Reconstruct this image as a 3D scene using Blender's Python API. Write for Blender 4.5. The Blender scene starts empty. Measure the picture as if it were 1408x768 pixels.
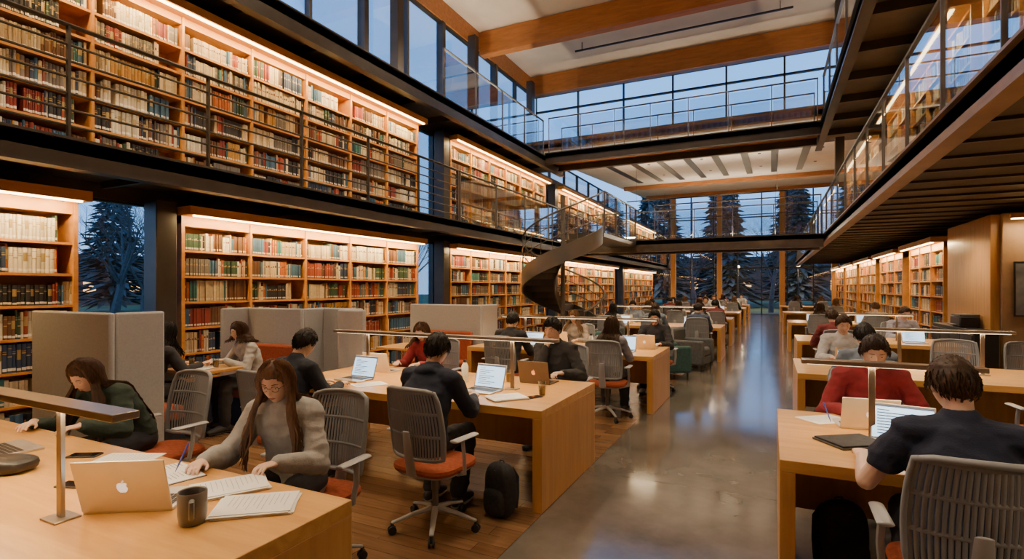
import bpy,bmesh,math,random,copy
from mathutils import Vector,Matrix,noise
random.seed(7)
SC=bpy.context.scene
COL=SC.collection
V=Vector
# ---------------------------------------------------------------- materials
def newmat(name):
    m=bpy.data.materials.new(name); m.use_nodes=True
    nt=m.node_tree; b=nt.nodes['Principled BSDF']
    return m,nt,b
def N(nt,t,**k):
    n=nt.nodes.new(t)
    for a,v in k.items():
        if a in n.inputs: n.inputs[a].default_value=v
        else: setattr(n,a,v)
    return n
def rgba(c): return (c[0],c[1],c[2],1)
def coords(nt,scale=(1,1,1)):
    tc=N(nt,'ShaderNodeTexCoord'); mp=N(nt,'ShaderNodeMapping'); mp.inputs['Scale'].default_value=scale
    nt.links.new(tc.outputs['Object'],mp.inputs['Vector']); return mp.outputs['Vector']
def ramp(nt,fac,cols):
    r=N(nt,'ShaderNodeValToRGB'); e=r.color_ramp.elements
    e[0].position=cols[0][0]; e[0].color=rgba(cols[0][1]); e[1].position=cols[-1][0]; e[1].color=rgba(cols[-1][1])
    for p,c in cols[1:-1]:
        x=e.new(p); x.color=rgba(c)
    nt.links.new(fac,r.inputs['Fac']); return r.outputs['Color']
def bump(nt,b,h,strength,dist=0.01):
    bn=N(nt,'ShaderNodeBump'); bn.inputs['Strength'].default_value=strength; bn.inputs['Distance'].default_value=dist
    nt.links.new(h,bn.inputs['Height']); nt.links.new(bn.outputs['Normal'],b.inputs['Normal'])
def M(name,col,rough=.5,metal=0,var=.15,vs=6,bmp=0,bs=60,coat=0):
    m,nt,b=newmat(name)
    co=coords(nt); n=N(nt,'ShaderNodeTexNoise'); n.inputs['Scale'].default_value=vs; n.inputs['Detail'].default_value=4
    nt.links.new(co,n.inputs['Vector'])
    c2=[x*(1-var) for x in col]; c1=[min(1,x*(1+var)) for x in col]
    nt.links.new(ramp(nt,n.outputs['Fac'],[(.3,c2),(.7,c1)]),b.inputs['Base Color'])
    b.inputs['Roughness'].default_value=rough; b.inputs['Metallic'].default_value=metal
    if coat: b.inputs['Coat Weight'].default_value=coat
    if bmp:
        n2=N(nt,'ShaderNodeTexNoise'); n2.inputs['Scale'].default_value=bs; n2.inputs['Detail'].default_value=3
        nt.links.new(co,n2.inputs['Vector']); bump(nt,b,n2.outputs['Fac'],bmp,.01)
    return m
def WOOD(name,c1,c2,scale,rough=.4,coat=0):
    m,nt,b=newmat(name); co=coords(nt,scale)
    n=N(nt,'ShaderNodeTexNoise'); n.inputs['Scale'].default_value=1.6; n.inputs['Detail'].default_value=7; n.inputs['Roughness'].default_value=.62; n.inputs['Distortion'].default_value=.5
    nt.links.new(co,n.inputs['Vector'])
    nt.links.new(ramp(nt,n.outputs['Fac'],[(.28,c1),(.5,[(a+d)/2 for a,d in zip(c1,c2)]),(.72,c2)]),b.inputs['Base Color'])
    b.inputs['Roughness'].default_value=rough
    if coat: b.inputs['Coat Weight'].default_value=coat; b.inputs['Coat Roughness'].default_value=.2
    bump(nt,b,n.outputs['Fac'],.08,.004)
    return m
def EM(name,col,s):
    m,nt,b=newmat(name); b.inputs['Base Color'].default_value=rgba(col)
    b.inputs['Emission Color'].default_value=rgba(col); b.inputs['Emission Strength'].default_value=s
    return m
def GLASS(name,tint=(.9,.95,.97),refl=.12):
    m=bpy.data.materials.new(name); m.use_nodes=True; nt=m.node_tree; nt.nodes.clear()
    o=N(nt,'ShaderNodeOutputMaterial'); mx=N(nt,'ShaderNodeMixShader'); t=N(nt,'ShaderNodeBsdfTransparent'); g=N(nt,'ShaderNodeBsdfGlossy')
    t.inputs['Color'].default_value=rgba(tint); g.inputs['Roughness'].default_value=.02; g.inputs['Color'].default_value=(.9,.9,.9,1)
    lw=N(nt,'ShaderNodeLayerWeight'); lw.inputs['Blend'].default_value=.25
    mm=N(nt,'ShaderNodeMath',operation='MULTIPLY_ADD'); mm.inputs[1].default_value=.5; mm.inputs[2].default_value=refl*.4
    nt.links.new(lw.outputs['Fresnel'],mm.inputs[0]); nt.links.new(mm.outputs[0],mx.inputs[0])
    nt.links.new(t.outputs[0],mx.inputs[1]); nt.links.new(g.outputs[0],mx.inputs[2]); nt.links.new(mx.outputs[0],o.inputs[0])
    return m
oakS=WOOD('oak_shelf',(.46,.19,.036),(.68,.33,.078),(4,1.2,4),.42)
oakD=WOOD('oak_desktop',(.52,.255,.06),(.72,.40,.115),(1.0,9,9),.33,.25)
oakV=WOOD('oak_panel',(.46,.215,.053),(.62,.32,.093),(9,9,.9),.38,.15)
glulam=WOOD('glulam',(.33,.12,.028),(.50,.205,.054),(1.2,7,9),.5)
glulamV=WOOD('glulam_upright',(.45,.2,.05),(.58,.28,.08),(7,7,.8),.5)
steel=M('dark_steel',(.054,.048,.044),.42,.4,.2,3)
steelG=M('grey_steel',(.15,.14,.135),.4,.5,.15,4)
stairM=M('stair_steel',(.125,.118,.112),.4,.3,.08,3)
treadM=M('stair_tread',(.07,.065,.06),.5,.3,.12,3)
bronze=M('bronze_metal',(.36,.31,.26),.32,.8,.1,5)
alu=M('brushed_aluminium',(.62,.60,.58),.3,.8,.08,8)
champ=M('champagne_aluminium',(.74,.69,.62),.36,.4,.05,8)
darkalu=M('dark_grey_aluminium',(.12,.09,.07),.35,.6,.1,8)
white=M('white_plaster',(.75,.70,.63),.85,0,.05,2)
paper=M('white_paper',(.80,.79,.76),.8,0,.03,12)
ink=M('grey_print',(.35,.35,.37),.8,0,.1,12)
black=M('black_plastic',(.014,.014,.015),.4,0,.2,8)
blackf=M('black_fabric',(.022,.022,.026),.9,0,.3,30,.3,150)
chairP=M('grey_plastic',(.26,.275,.295),.5,0,.08,6)
chairB=M('light_grey_plastic',(.37,.37,.38),.4,.1,.08,6)
rust=M('rust_fabric',(.30,.062,.022),.95,0,.2,40,.3,180)
felt=M('grey_felt',(.35,.36,.375),.95,0,.06,60,.12,260)
teal=M('teal_fabric',(.03,.085,.085),.85,0,.2,30,.3,160)
greyf=M('charcoal_fabric',(.08,.085,.09),.85,0,.2,30,.3,160)
mugM=M('grey_ceramic',(.16,.155,.15),.35,0,.1,9,coat=.3)
rubber=M('rubber',(.02,.02,.02),.7)
shoeM=M('dark_shoe',(.035,.035,.04),.6)
shoeW=M('sneaker_grey',(.3,.3,.32),.7)
soleM=M('sole_white',(.5,.5,.48),.7)
eyeW=M('eye_white',(.6,.56,.52),.3,0,.02); iris=M('eye_iris',(.03,.015,.008),.2)
lipM=M('lips',(.50,.22,.17),.5)
led=EM('warm_led',(1,.66,.27),18)
ledS=EM('warm_led_soft',(1,.73,.40),8)
scr=EM('laptop_screen',(.5,.75,1),1.8)
scr2=EM('laptop_screen_text',(.12,.16,.25),.4)
warmwin=EM('lit_window',(1,.5,.16),2.2)
glassR=GLASS('railing_glass',(.87,.93,.95),.2)
glassW=GLASS('window_glass',(.95,.98,1),.05)
mesh_dark=M('perforated_soffit',(.10,.08,.058),.6,.3,.3,2,.6,90)
lawnM=M('lawn',(.08,.11,.035),.95,0,.5,.6,.4,30)
barkM=M('bark',(.085,.078,.072),.9,0,.3,10)
leafM=M('evergreen_needles',(.055,.08,.085),.95,0,.5,2)
brickM=M('brick_building',(.18,.085,.055),.9,0,.2,2)
carpet=M('carpet_grey',(.13,.115,.10),.98,0,.25,15,.3,200)
def plank():
    m,nt,b=newmat('oak_plank_floor'); co=coords(nt)
    br=N(nt,'ShaderNodeTexBrick'); br.offset=.37
    for k,v in (('Scale',1.0),('Mortar Size',.0018),('Mortar Smooth',.3),('Brick Width',1.7),('Row Height',.125)): br.inputs[k].default_value=v
    br.inputs['Color1'].default_value=(.165,.085,.038,1); br.inputs['Color2'].default_value=(.26,.145,.07,1); br.inputs['Mortar'].default_value=(.06,.032,.016,1)
    nt.links.new(co,br.inputs['Vector'])
    n=N(nt,'ShaderNodeTexNoise'); n.inputs['Scale'].default_value=2; n.inputs['Detail'].default_value=7
    nt.links.new(coords(nt,(1,14,1)),n.inputs['Vector'])
    mx=N(nt,'ShaderNodeMix',data_type='RGBA',blend_type='MULTIPLY'); mx.inputs[0].default_value=.7
    nt.links.new(br.outputs['Color'],mx.inputs[6]); nt.links.new(ramp(nt,n.outputs['Fac'],[(.3,(.65,.6,.55)),(.7,(1.1,1.1,1.1))]),mx.inputs[7])
    nt.links.new(mx.outputs[2],b.inputs['Base Color']); b.inputs['Roughness'].default_value=.23
    bump(nt,b,br.outputs['Fac'],-.1,.002)
    return m
def concrete():
    m,nt,b=newmat('polished_concrete'); co=coords(nt)
    n=N(nt,'ShaderNodeTexNoise'); n.inputs['Scale'].default_value=1.3; n.inputs['Detail'].default_value=8; n.inputs['Roughness'].default_value=.65
    nt.links.new(co,n.inputs['Vector'])
    br=N(nt,'ShaderNodeTexBrick'); br.offset=0
    for k,v in (('Scale',1.0),('Mortar Size',.004),('Brick Width',3.0),('Row Height',2.6)): br.inputs[k].default_value=v
    br.inputs['Color1'].default_value=(1,1,1,1); br.inputs['Color2'].default_value=(.92,.92,.92,1); br.inputs['Mortar'].default_value=(.45,.45,.45,1)
    mp=N(nt,'ShaderNodeMapping'); mp.inputs['Location'].default_value=(1.5,.6,0); nt.links.new(co,mp.inputs[0]); nt.links.new(mp.outputs[0],br.inputs['Vector'])
    mx=N(nt,'ShaderNodeMix',data_type='RGBA',blend_type='MULTIPLY'); mx.inputs[0].default_value=1
    nt.links.new(ramp(nt,n.outputs['Fac'],[(.3,(.085,.073,.060)),(.52,(.135,.118,.098)),(.75,(.19,.168,.14))]),mx.inputs[6]); nt.links.new(br.outputs['Color'],mx.inputs[7])
    nt.links.new(mx.outputs[2],b.inputs['Base Color'])
    rr=N(nt,'ShaderNodeMapRange'); rr.inputs[3].default_value=.06; rr.inputs[4].default_value=.20; nt.links.new(n.outputs['Fac'],rr.inputs[0]); nt.links.new(rr.outputs[0],b.inputs['Roughness'])
    b.inputs['Specular IOR Level'].default_value=1.0
    return m
plankM=plank(); concM=concrete()
def bookmat(name,attr):
    m,nt,b=newmat(name)
    if attr:
        a=N(nt,'ShaderNodeAttribute'); a.attribute_name='Col'; c=a.outputs['Color']
    else:
        a=N(nt,'ShaderNodeObjectInfo'); c=a.outputs['Color']
    n=N(nt,'ShaderNodeTexNoise'); n.inputs['Scale'].default_value=30; nt.links.new(coords(nt),n.inputs['Vector'])
    mx=N(nt,'ShaderNodeMix',data_type='RGBA',blend_type='MULTIPLY'); mx.inputs[0].default_value=.5
    nt.links.new(c,mx.inputs[6]); nt.links.new(ramp(nt,n.outputs['Fac'],[(.3,(.7,.7,.7)),(.7,(1.1,1.1,1.1))]),mx.inputs[7])
    nt.links.new(mx.outputs[2],b.inputs['Base Color']); b.inputs['Roughness'].default_value=.55
    return m
bookA=bookmat('book_cloth_many',True); bookO=bookmat('book_cloth',False)
# ---------------------------------------------------------------- mesh builder
class MB:
    def __init__(s): s.v=[];s.f=[];s.m=[]
    def add(s,vs,fs,mi=0):
        o=len(s.v); s.v+=[tuple(v) for v in vs]; s.f+=[tuple(i+o for i in f) for f in fs]; s.m+=[mi]*len(fs); return s
    def box(s,x0,x1,y0,y1,z0,z1,mi=0,T=None):
        vs=[V((x,y,z)) for x in (x0,x1) for y in (y0,y1) for z in (z0,z1)]
        if T: vs=[T@v for v in vs]
        return s.add(vs,[(0,1,3,2),(4,6,7,5),(0,4,5,1),(2,3,7,6),(0,2,6,4),(1,5,7,3)],mi)
    def tube(s,pts,rad,n=12,side=None,cap=True,mi=0,closed=False):
        pts=[V(p) for p in pts]; L=len(pts)
        if not isinstance(rad,(list,)): rad=[rad]*L
        rad=[r if isinstance(r,tuple) else (r,r) for r in rad]
        T=[]
        for i in range(L):
            if closed: t=pts[(i+1)%L]-pts[i-1]
            else: t=pts[min(i+1,L-1)]-pts[max(i-1,0)]
            T.append(t.normalized() if t.length>1e-9 else V((0,0,1)))
        rings=[]; prev=None
        sd=V(side) if side is not None else None
        if sd is None:
            a=V((0,0,1)) if abs(T[0].z)<.9 else V((1,0,0)); prev=(a-T[0]*a.dot(T[0])).normalized()
        def fr(t):
            nonlocal prev
            b=sd if sd is not None else prev
            q=b-t*b.dot(t)
            if q.length<1e-5: q=t.orthogonal()
            q.normalize(); prev=q; return q,t.cross(q)
        def ring(c,q,w,a,b): return [c+q*(a*math.cos(2*math.pi*k/n))+w*(b*math.sin(2*math.pi*k/n)) for k in range(n)]
        for i in range(L):
            q,w=fr(T[i]); a,b=rad[i]
            if i==0 and cap and not closed:
                for th in (75,45,20):
                    t=math.radians(th); rings.append(ring(pts[0]-T[0]*min(a,b)*math.sin(t),q,w,a*math.cos(t),b*math.cos(t)))
            rings.append(ring(pts[i],q,w,a,b))
            if i==L-1 and cap and not closed:
                for th in (20,45,75):
                    t=math.radians(th); rings.append(ring(pts[i]+T[i]*min(a,b)*math.sin(t),q,w,a*math.cos(t),b*math.cos(t)))
        vs=[v for r in rings for v in r]; R=len(rings); fs=[]
        for i in range(R if closed else R-1):
            j=(i+1)%R
            for k in range(n):
                k2=(k+1)%n; fs.append((i*n+k,i*n+k2,j*n+k2,j*n+k))
        if not closed:
            fs.append(tuple(range(n-1,-1,-1))); fs.append(tuple((R-1)*n+k for k in range(n)))
        return s.add(vs,fs,mi)
    def lathe(s,prof,n=20,c=(0,0,0),mi=0):
        vs=[];fs=[];c=V(c)
        for r,z in prof:
            for k in range(n):
                a=2*math.pi*k/n; vs.append(c+V((max(r,1e-4)*math.cos(a),max(r,1e-4)*math.sin(a),z)))
        for i in range(len(prof)-1):
            for k in range(n):
                k2=(k+1)%n; fs.append((i*n+k,i*n+k2,(i+1)*n+k2,(i+1)*n+k))
        fs.append(tuple(range(n-1,-1,-1))); fs.append(tuple((len(prof)-1)*n+k for k in range(n)))
        return s.add(vs,fs,mi)
    def ell(s,c,r,n=14,m=8,T=None,mi=0,p=1):
        vs=[];fs=[];c=V(c)
        def sg(x): return math.copysign(abs(x)**p,x)
        for i in range(m+1):
            t=math.pi*i/m-math.pi/2; t=max(min(t,math.pi/2-.01),-math.pi/2+.01)
            for k in range(n):
                a=2*math.pi*k/n
                q=V((r[0]*sg(math.cos(t))*sg(math.cos(a)),r[1]*sg(math.cos(t))*sg(math.sin(a)),r[2]*sg(math.sin(t))))
                vs.append((T@q if T else q)+c)
        for i in range(m):
            for k in range(n):
                k2=(k+1)%n; fs.append((i*n+k,i*n+k2,(i+1)*n+k2,(i+1)*n+k))
        fs.append(tuple(range(n-1,-1,-1))); fs.append(tuple(m*n+k for k in range(n)))
        return s.add(vs,fs,mi)
    def mesh(s,name,mats,org=(0,0,0),ang=38):
        me=bpy.data.meshes.new(name)
        o=org; me.from_pydata([(v[0]-o[0],v[1]-o[1],v[2]-o[2]) for v in s.v],[],s.f)
        for m in mats: me.materials.append(m)
        me.polygons.foreach_set('material_index',s.m)
        me.polygons.foreach_set('use_smooth',[True]*len(s.f))
        me.update()
        try: me.set_sharp_from_angle(angle=math.radians(ang))
        except Exception: pass
        return me
def B(*a,**k): return MB().box(*a,**k)
class Kit:
    def __init__(s,name,cat,org=(0,0,0)): s.name=name;s.cat=cat;s.org=V(org);s.root=None;s.parts=[]
    def setroot(s,me): s.root=me
    def part(s,name,mb,mats,parent=None,label=None,bevel=0,ang=38):
        if not isinstance(mats,(list,tuple)): mats=[mats]
        me=mb if isinstance(mb,bpy.types.Mesh) else mb.mesh(name,mats,s.org,ang)
        s.parts.append((name,me,parent,label,bevel)); return len(s.parts)-1
    def place(s,loc=None,rz=0,label='',group=None,over={},scale=1,kind=None):
        root=bpy.data.objects.new(s.name,s.root); COL.objects.link(root)
        root.location=V(loc) if loc is not None else s.org
        root.rotation_euler=(0,0,math.radians(rz)); root.scale=(scale,)*3
        root['label']=label or s.name.replace('_',' ')
        root['category']=s.cat
        if group: root['group']=group
        if kind: root['kind']=kind
        if not s.root: root.empty_display_size=.1
        def ov(o,nm):
            if nm in over:
                ms=over[nm]; ms=ms if isinstance(ms,list) else [ms]
                for i,m in enumerate(ms):
                    if m is not None and i<len(o.material_slots):
                        o.material_slots[i].link='OBJECT'; o.material_slots[i].material=m
        if s.root: ov(root,'body')
        obs=[]
        for nm,me,par,lab,bev in s.parts:
            o=bpy.data.objects.new(nm,me); COL.objects.link(o)
            o.parent=obs[par] if par is not None else root
            if lab: o['label']=lab
            if bev:
                bm=o.modifiers.new('bevel','BEVEL'); bm.width=bev; bm.segments=2; bm.limit_method='ANGLE'
            ov(o,nm); obs.append(o)
        return root
def single(name,mb,mats,label,cat,org=(0,0,0),kind=None,bevel=0,group=None):
    if not isinstance(mats,(list,tuple)): mats=[mats]
    me=mb.mesh(name,mats,org); o=bpy.data.objects.new(name,me); COL.objects.link(o); o.location=org
    o['label']=label; o['category']=cat
    if kind: o['kind']=kind
    if group: o['group']=group
    if bevel:
        bm=o.modifiers.new('bevel','BEVEL'); bm.width=bevel; bm.segments=2; bm.limit_method='ANGLE'
    return o
def remesh(mb,mats,vox,name,smooth=1,amp=0,freq=9,amp2=0):
    me=mb.mesh(name+'_src',[]); ob=bpy.data.objects.new('tmp',me); COL.objects.link(ob)
    r=ob.modifiers.new('r','REMESH'); r.mode='VOXEL'; r.voxel_size=vox
    if smooth:
        q=ob.modifiers.new('s','SMOOTH'); q.factor=.5; q.iterations=smooth
    bpy.context.view_layer.update(); dg=bpy.context.evaluated_depsgraph_get()
    m2=bpy.data.meshes.new_from_object(ob.evaluated_get(dg)); m2.name=name
    bpy.data.objects.remove(ob); bpy.data.meshes.remove(me)
    m2.materials.clear()
    for m in mats: m2.materials.append(m)
    if amp:
        ns=[v.normal.copy() for v in m2.vertices]
        for v,nn in zip(m2.vertices,ns):
            p=v.co
            a=noise.noise(V((p.x*freq,p.y*freq,p.z*freq*2.2)))*amp
            a+=(1-abs(noise.noise(V((p.x*freq*1.3+5,p.y*freq*1.3,p.z*freq*2.2)))*3.2))*amp2
            v.co=p+nn*a
    m2.polygons.foreach_set('use_smooth',[True]*len(m2.polygons)); m2.update()
    return m2
# ---------------------------------------------------------------- people
def ik(a,c,l1,l2,pole):
    d=c-a; L=min(d.length,(l1+l2)*.995); dn=d.normalized()
    x=(l1*l1-l2*l2+L*L)/(2*L); h=math.sqrt(max(l1*l1-x*x,0))
    p=pole-dn*pole.dot(dn); p.normalize()
    return a+dn*x+p*h, a+dn*L
def headpt(x,y,z):
    rx,ry,rz=.074,.094,.118
    X=x*rx;Y=y*ry;Z=z*rz
    if z<0:
        k=(-z); X*=1-.30*k**1.3
        if y<0: Y*=1-.45*k
        else: Y*=1-.05*k
    if y>0:
        nz=0
        if z<.18 and z>-.3:
            t=(.18-z)/.40
            nz=t**1.4 if t<1 else max(0,1-(t-1)/.2)
        Y+=.024*math.exp(-(x/.13)**2)*nz
        Y-=.010*math.exp(-(((abs(x)-.38)/.18)**2+((z-.07)/.13)**2))
        Y+=.003*math.exp(-((z-.24)/.09)**2)*math.exp(-(x/.6)**2)
        Y+=.006*math.exp(-((z+.50)/.16)**2)*math.exp(-(x/.3)**2)
        Y-=.004*math.exp(-((z+.50)/.035)**2)*math.exp(-(x/.28)**2)
        Y+=.010*math.exp(-((z+.85)/.15)**2)*math.exp(-(x/.35)**2)
        Y+=.004*math.exp(-(((abs(x)-.55)/.2)**2+((z+.15)/.2)**2))
    return V((X,Y,Z))
def zlim(az,fr=.52):
    P=[(0,fr),(.55,fr),(1.05,.15),(1.25,-.12),(1.6,-.05),(2.1,-.35),(math.pi,-.68)]
    for (a,b),(c,d) in zip(P,P[1:]):
        if az<=c: return b+(d-b)*(az-a)/(c-a)
    return P[-1][1]
SK={}
def skinmat(c):
    if c not in SK:
        m,nt,b=newmat('skin'); n=N(nt,'ShaderNodeTexNoise'); n.inputs['Scale'].default_value=14; nt.links.new(coords(nt),n.inputs['Vector'])
        nt.links.new(ramp(nt,n.outputs['Fac'],[(.3,[x*.94 for x in c]),(.7,[min(1,x*1.04) for x in c])]),b.inputs['Base Color'])
        b.inputs['Roughness'].default_value=.5; b.inputs['Subsurface Weight'].default_value=.12; b.inputs['Subsurface Radius'].default_value=(.02,.008,.004)
        SK[c]=m
    return SK[c]
HM={}
def hairmat(c):
    if c not in HM:
        m,nt,b=newmat('hair'); n=N(nt,'ShaderNodeTexNoise'); n.inputs['Scale'].default_value=6; n.inputs['Detail'].default_value=6
        nt.links.new(coords(nt,(14,14,1.5)),n.inputs['Vector'])
        nt.links.new(ramp(nt,n.outputs['Fac'],[(.3,[x*.6 for x in c]),(.7,[x*1.35 for x in c])]),b.inputs['Base Color'])
        b.inputs['Roughness'].default_value=.55; b.inputs['Specular IOR Level'].default_value=.3; bump(nt,b,n.outputs['Fac'],.5,.004); HM[c]=m
    return HM[c]
CM={}
def cloth(c,knit=.25):
    k=(c,knit)
    if k not in CM: CM[k]=M('cloth',c,.9,0,.12,25,knit,160)
    return CM[k]
def hand(mb,W,f,n,sgn,curl=18,sc=1.0,spread=3):
    f=f.normalized(); n=(n-f*n.dot(f)).normalized(); th=n.cross(f)*sgn; side=th
    k=sc
    K_=W+f*.088*k
    mb.tube([W-f*.03*k,W+f*.015*k,W+f*.05*k,K_],[(.026*k,.019*k),(.032*k,.018*k),(.040*k,.016*k),(.040*k,.013*k)],12,side=side)
    offs=[(.031,.068,.0082),(.0105,.077,.0086),(-.0105,.071,.0082),(-.031,.056,.0074)]
    for i,(o,L,r) in enumerate(offs):
        b=K_+side*o*k-f*.006; ang=0; d=(f+side*(.06*spread*(1.5-i)/3)).normalized(); pts=[b-d*.02*k,b]
        for seg,fr in enumerate((.45,.32,.23)):
            ang+=math.radians(curl+i*2)*(1 if seg else .7)
            dd=d*math.cos(ang)-n*math.sin(ang); b=b+dd*L*fr*k; pts.append(b)
        mb.tube(pts,[r*k,r*1.02*k,r*k,r*.93*k,r*.78*k],8)
    b=W+f*.022*k+side*.022*k-n*.004; d=(f*.72+side*.62-n*.18).normalized(); d2=(f*.93+side*.22-n*.28).normalized()
    mb.tube([b,b+d*.030*k,b+d*.055*k,b+d*.055*k+d2*.028*k],[.0135*k,.012*k,.0095*k,.0075*k],8)
def make_person(sex='m',s=1.0,lean=15,pitch=20,yaw=0,rw=(.16,.42,.79),lw=(-.16,.42,.79),rh=None,lh=None,curl=18,
    hair='short',hc=(.02,.012,.008),skin=(.60,.37,.25),top=(.02,.025,.04),bot=(.02,.02,.025),vox=.0055,glasses=False,hood=False,
    foot=.38,shoes=None,hlen=.42,fringe=.52,short=False,fat=0,roll=0,knee=.13,faz=.95,loose_=0.0,NL=210):
    f=(sex=='f'); a=math.radians(lean); D=lambda k:V((0,math.sin(a*k),math.cos(a*k)))
    sk=skinmat(skin); hm=hairmat(hc); k_=Kit('person','person')
    P0=V((0,0,.555)); P1=P0+D(.5)*.17*s; P2=P1+D(1)*.16*s; P3=P2+D(1.25)*.12*s; NB=P3+D(1.25)*.055*s
    p=math.radians(pitch); Rh=Matrix.Rotation(math.radians(yaw),3,'Z')@Matrix.Rotation(-p,3,'X')@Matrix.Rotation(math.radians(roll),3,'Y')
    nk=a*.8+p*.35; NT=NB+V((0,math.sin(nk),math.cos(nk)))*.085*s
    hs=s*(.97 if f else 1.0)
    HC=NT+Rh@V((0,.022,.062))*hs
    H=lambda x,y,z:HC+Rh@(V((x,y,z))*hs)
    shw=(.155 if f else .178)*s
    SH=[P3+V((shw,0,-.012)),P3+V((-shw,0,-.012))]
    hips=[V((.088,.01,.55)),V((-.088,.01,.55))]
    kn=[V((knee,.43*s,.535)),V((-knee,.43*s,.535))]
    an=[V((knee,foot,.10)),V((-knee,foot+.03,.10))]
    arms=[]
    for i,(w,sg) in enumerate(((rw,1),(lw,-1))):
        e,c=ik(SH[i],V(w),.285*s,.262*s,V((sg*.55,-.25,-.9))); arms.append((SH[i],e,c))
    tr=[(.158+fat,.112+fat),((.118 if f else .142)+fat,(.092 if f else .108)+fat),((.142 if f else .162)+fat,(.112 if f else .118)+fat*.6),((.118 if f else .135),.082),(.062,.056)]
    tr=[(x*s,y*s) for x,y in tr]
    def torso(mb,inf):
        r=[(x+inf,y+inf) for x,y in tr]
        mb.tube([P0+V((0,-.005,-.03)),P0+V((0,0,.05)),P1,P2,P3,NB+D(1.25)*(-.01)],[(r[0][0],r[0][1]*.95),r[0],(r[1][0]+inf*.6,r[1][1]+inf*.4),r[2],r[3],(r[4][0],r[4][1])],20,side=(1,0,0))
        for q in SH: mb.tube([P3+V((q.x*.15,0,.0)),q],[(.062+inf)*s,(.056+inf)*s],12)
        if f:
            for sx in (-1,1): mb.ell(P2+D(1)*.03+V((sx*.064*s,.066*s,0)),(.062+inf*.8,.046+inf*.5,.064+inf*.8),12,8)
    def arm(mb,inf,cut=0,t2=0,sh=False):
        for S_,E,Cc in arms:
            fd=(Cc-E).normalized(); end=Cc-fd*cut
            if sh: mb.tube([S_,S_.lerp(E,.3),S_.lerp(E,.52)],[(.056+inf)*s,(.058+inf)*s,(.060+inf)*s],12); continue
            mb.tube([S_,S_.lerp(E,.35),E],[(.054+inf)*s,(.048+inf)*s,(.040+inf+t2)*s],12)
            mb.tube([E,E.lerp(end,.3),end],[(.041+inf+t2)*s,(.040+inf+t2)*s,(.028+inf*.8)*s],12)
    def legs(mb,inf,low=0,loose=0):
        for h_,q,w in zip(hips,kn,an):
            mb.tube([h_+V((0,-.02,0)),h_.lerp(q,.5),q],[(.088+inf)*s,(.076+inf)*s,(.060+inf)*s],14)
            e=w+V((0,0,low)); mb.tube([q,q.lerp(e,.35),e],[(.060+inf)*s,(.056+inf+loose)*s,(.040+inf+loose)*s],14)
    b=MB(); torso(b,0); arm(b,0); legs(b,0)
    b.tube([NB-D(1.25)*.03,NB.lerp(NT,.6),HC+Rh@V((0,-.02,-.03))],[(.056 if not f else .048)*s,(.053 if not f else .045)*s,(.054 if not f else .047)*s],14)
    n1,m1=36,30; vs=[];fs=[]
    for i in range(m1+1):
        t=math.pi*i/m1-math.pi/2; t=max(min(t,math.pi/2-.01),-math.pi/2+.01)
        for kk in range(n1):
            an_=2*math.pi*kk/n1; q=headpt(math.cos(t)*math.cos(an_),math.cos(t)*math.sin(an_),math.sin(t)); vs.append(H(*q))
    for i in range(m1):
        for kk in range(n1):
            k2=(kk+1)%n1; fs.append((i*n1+kk,i*n1+k2,(i+1)*n1+k2,(i+1)*n1+kk))
    fs.append(tuple(range(n1-1,-1,-1))); fs.append(tuple(m1*n1+q for q in range(n1)))
    b.add(vs,fs)
    for sx in (-1,1): b.ell(H(sx*.074,-.006,-.002),(.009*hs,.019*hs,.030*hs),10,8,T=Rh)
    for i,(S_,E,Cc) in enumerate(arms):
        fd=(Cc-E).normalized(); hh=(rh,lh)[i]
        if hh: hf,hn=V(hh[0]),V(hh[1])
        else:
            hf=V((fd.x,fd.y,max(min(fd.z,.05),-.25))); hn=V((0,0,1))
        hand(b,Cc,hf,hn,1 if i==0 else -1,curl,(.92 if f else 1.0)*s)
    for w in an: b.tube([w,w+V((0,-.03,-.045)),w+V((0,.13,-.065))],[.036,.034,.022],10)
    k_.setroot(remesh(b,[sk],vox,'person_body',1))
    down=pitch>12
    for sx in (1,-1):
        e=MB(); c=H(sx*.0305,.0708,.009); e.ell(c,(.0120*hs,)*3,12,8,T=Rh,mi=0)
        g=Rh@V((0,1,-.40 if down else -.1)).normalized(); e.ell(c+g*.0072*hs,(.0060*hs,)*3,10,6,mi=1)
        e.ell(c+Rh@V((0,.0003,.0034 if down else .0050))*hs,(.0140*hs,.0130*hs,.0106*hs),12,8,T=Rh,mi=2)
        k_.part('eye',e,[eyeW,iris,sk])
        k_.part('eyebrow',MB().tube([H(sx*.015,.0895,.029),H(sx*.031,.0895,.034),H(sx*.048,.0790,.030)],[(.0018*hs,.0012),(.0022*hs,.0014),(.0010*hs,.0008)],6),hm)
    k_.part('lips',MB().tube([H(-.019,.0775,-.060),H(-.009,.0860,-.0560),H(0,.087,-.0568),H(.009,.0860,-.0560),H(.019,.0775,-.060)],[.0012,.0034,.0032,.0034,.0012],8).tube([H(-.016,.078,-.062),H(0,.0858,-.0640),H(.016,.078,-.062)],[.0012,.0040,.0012],8),lipM)
    hb=MB(); n2,m2=80,56; vs=[];keep={};fs=[]
    thick=.015 if hair=='short' else .012
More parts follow.
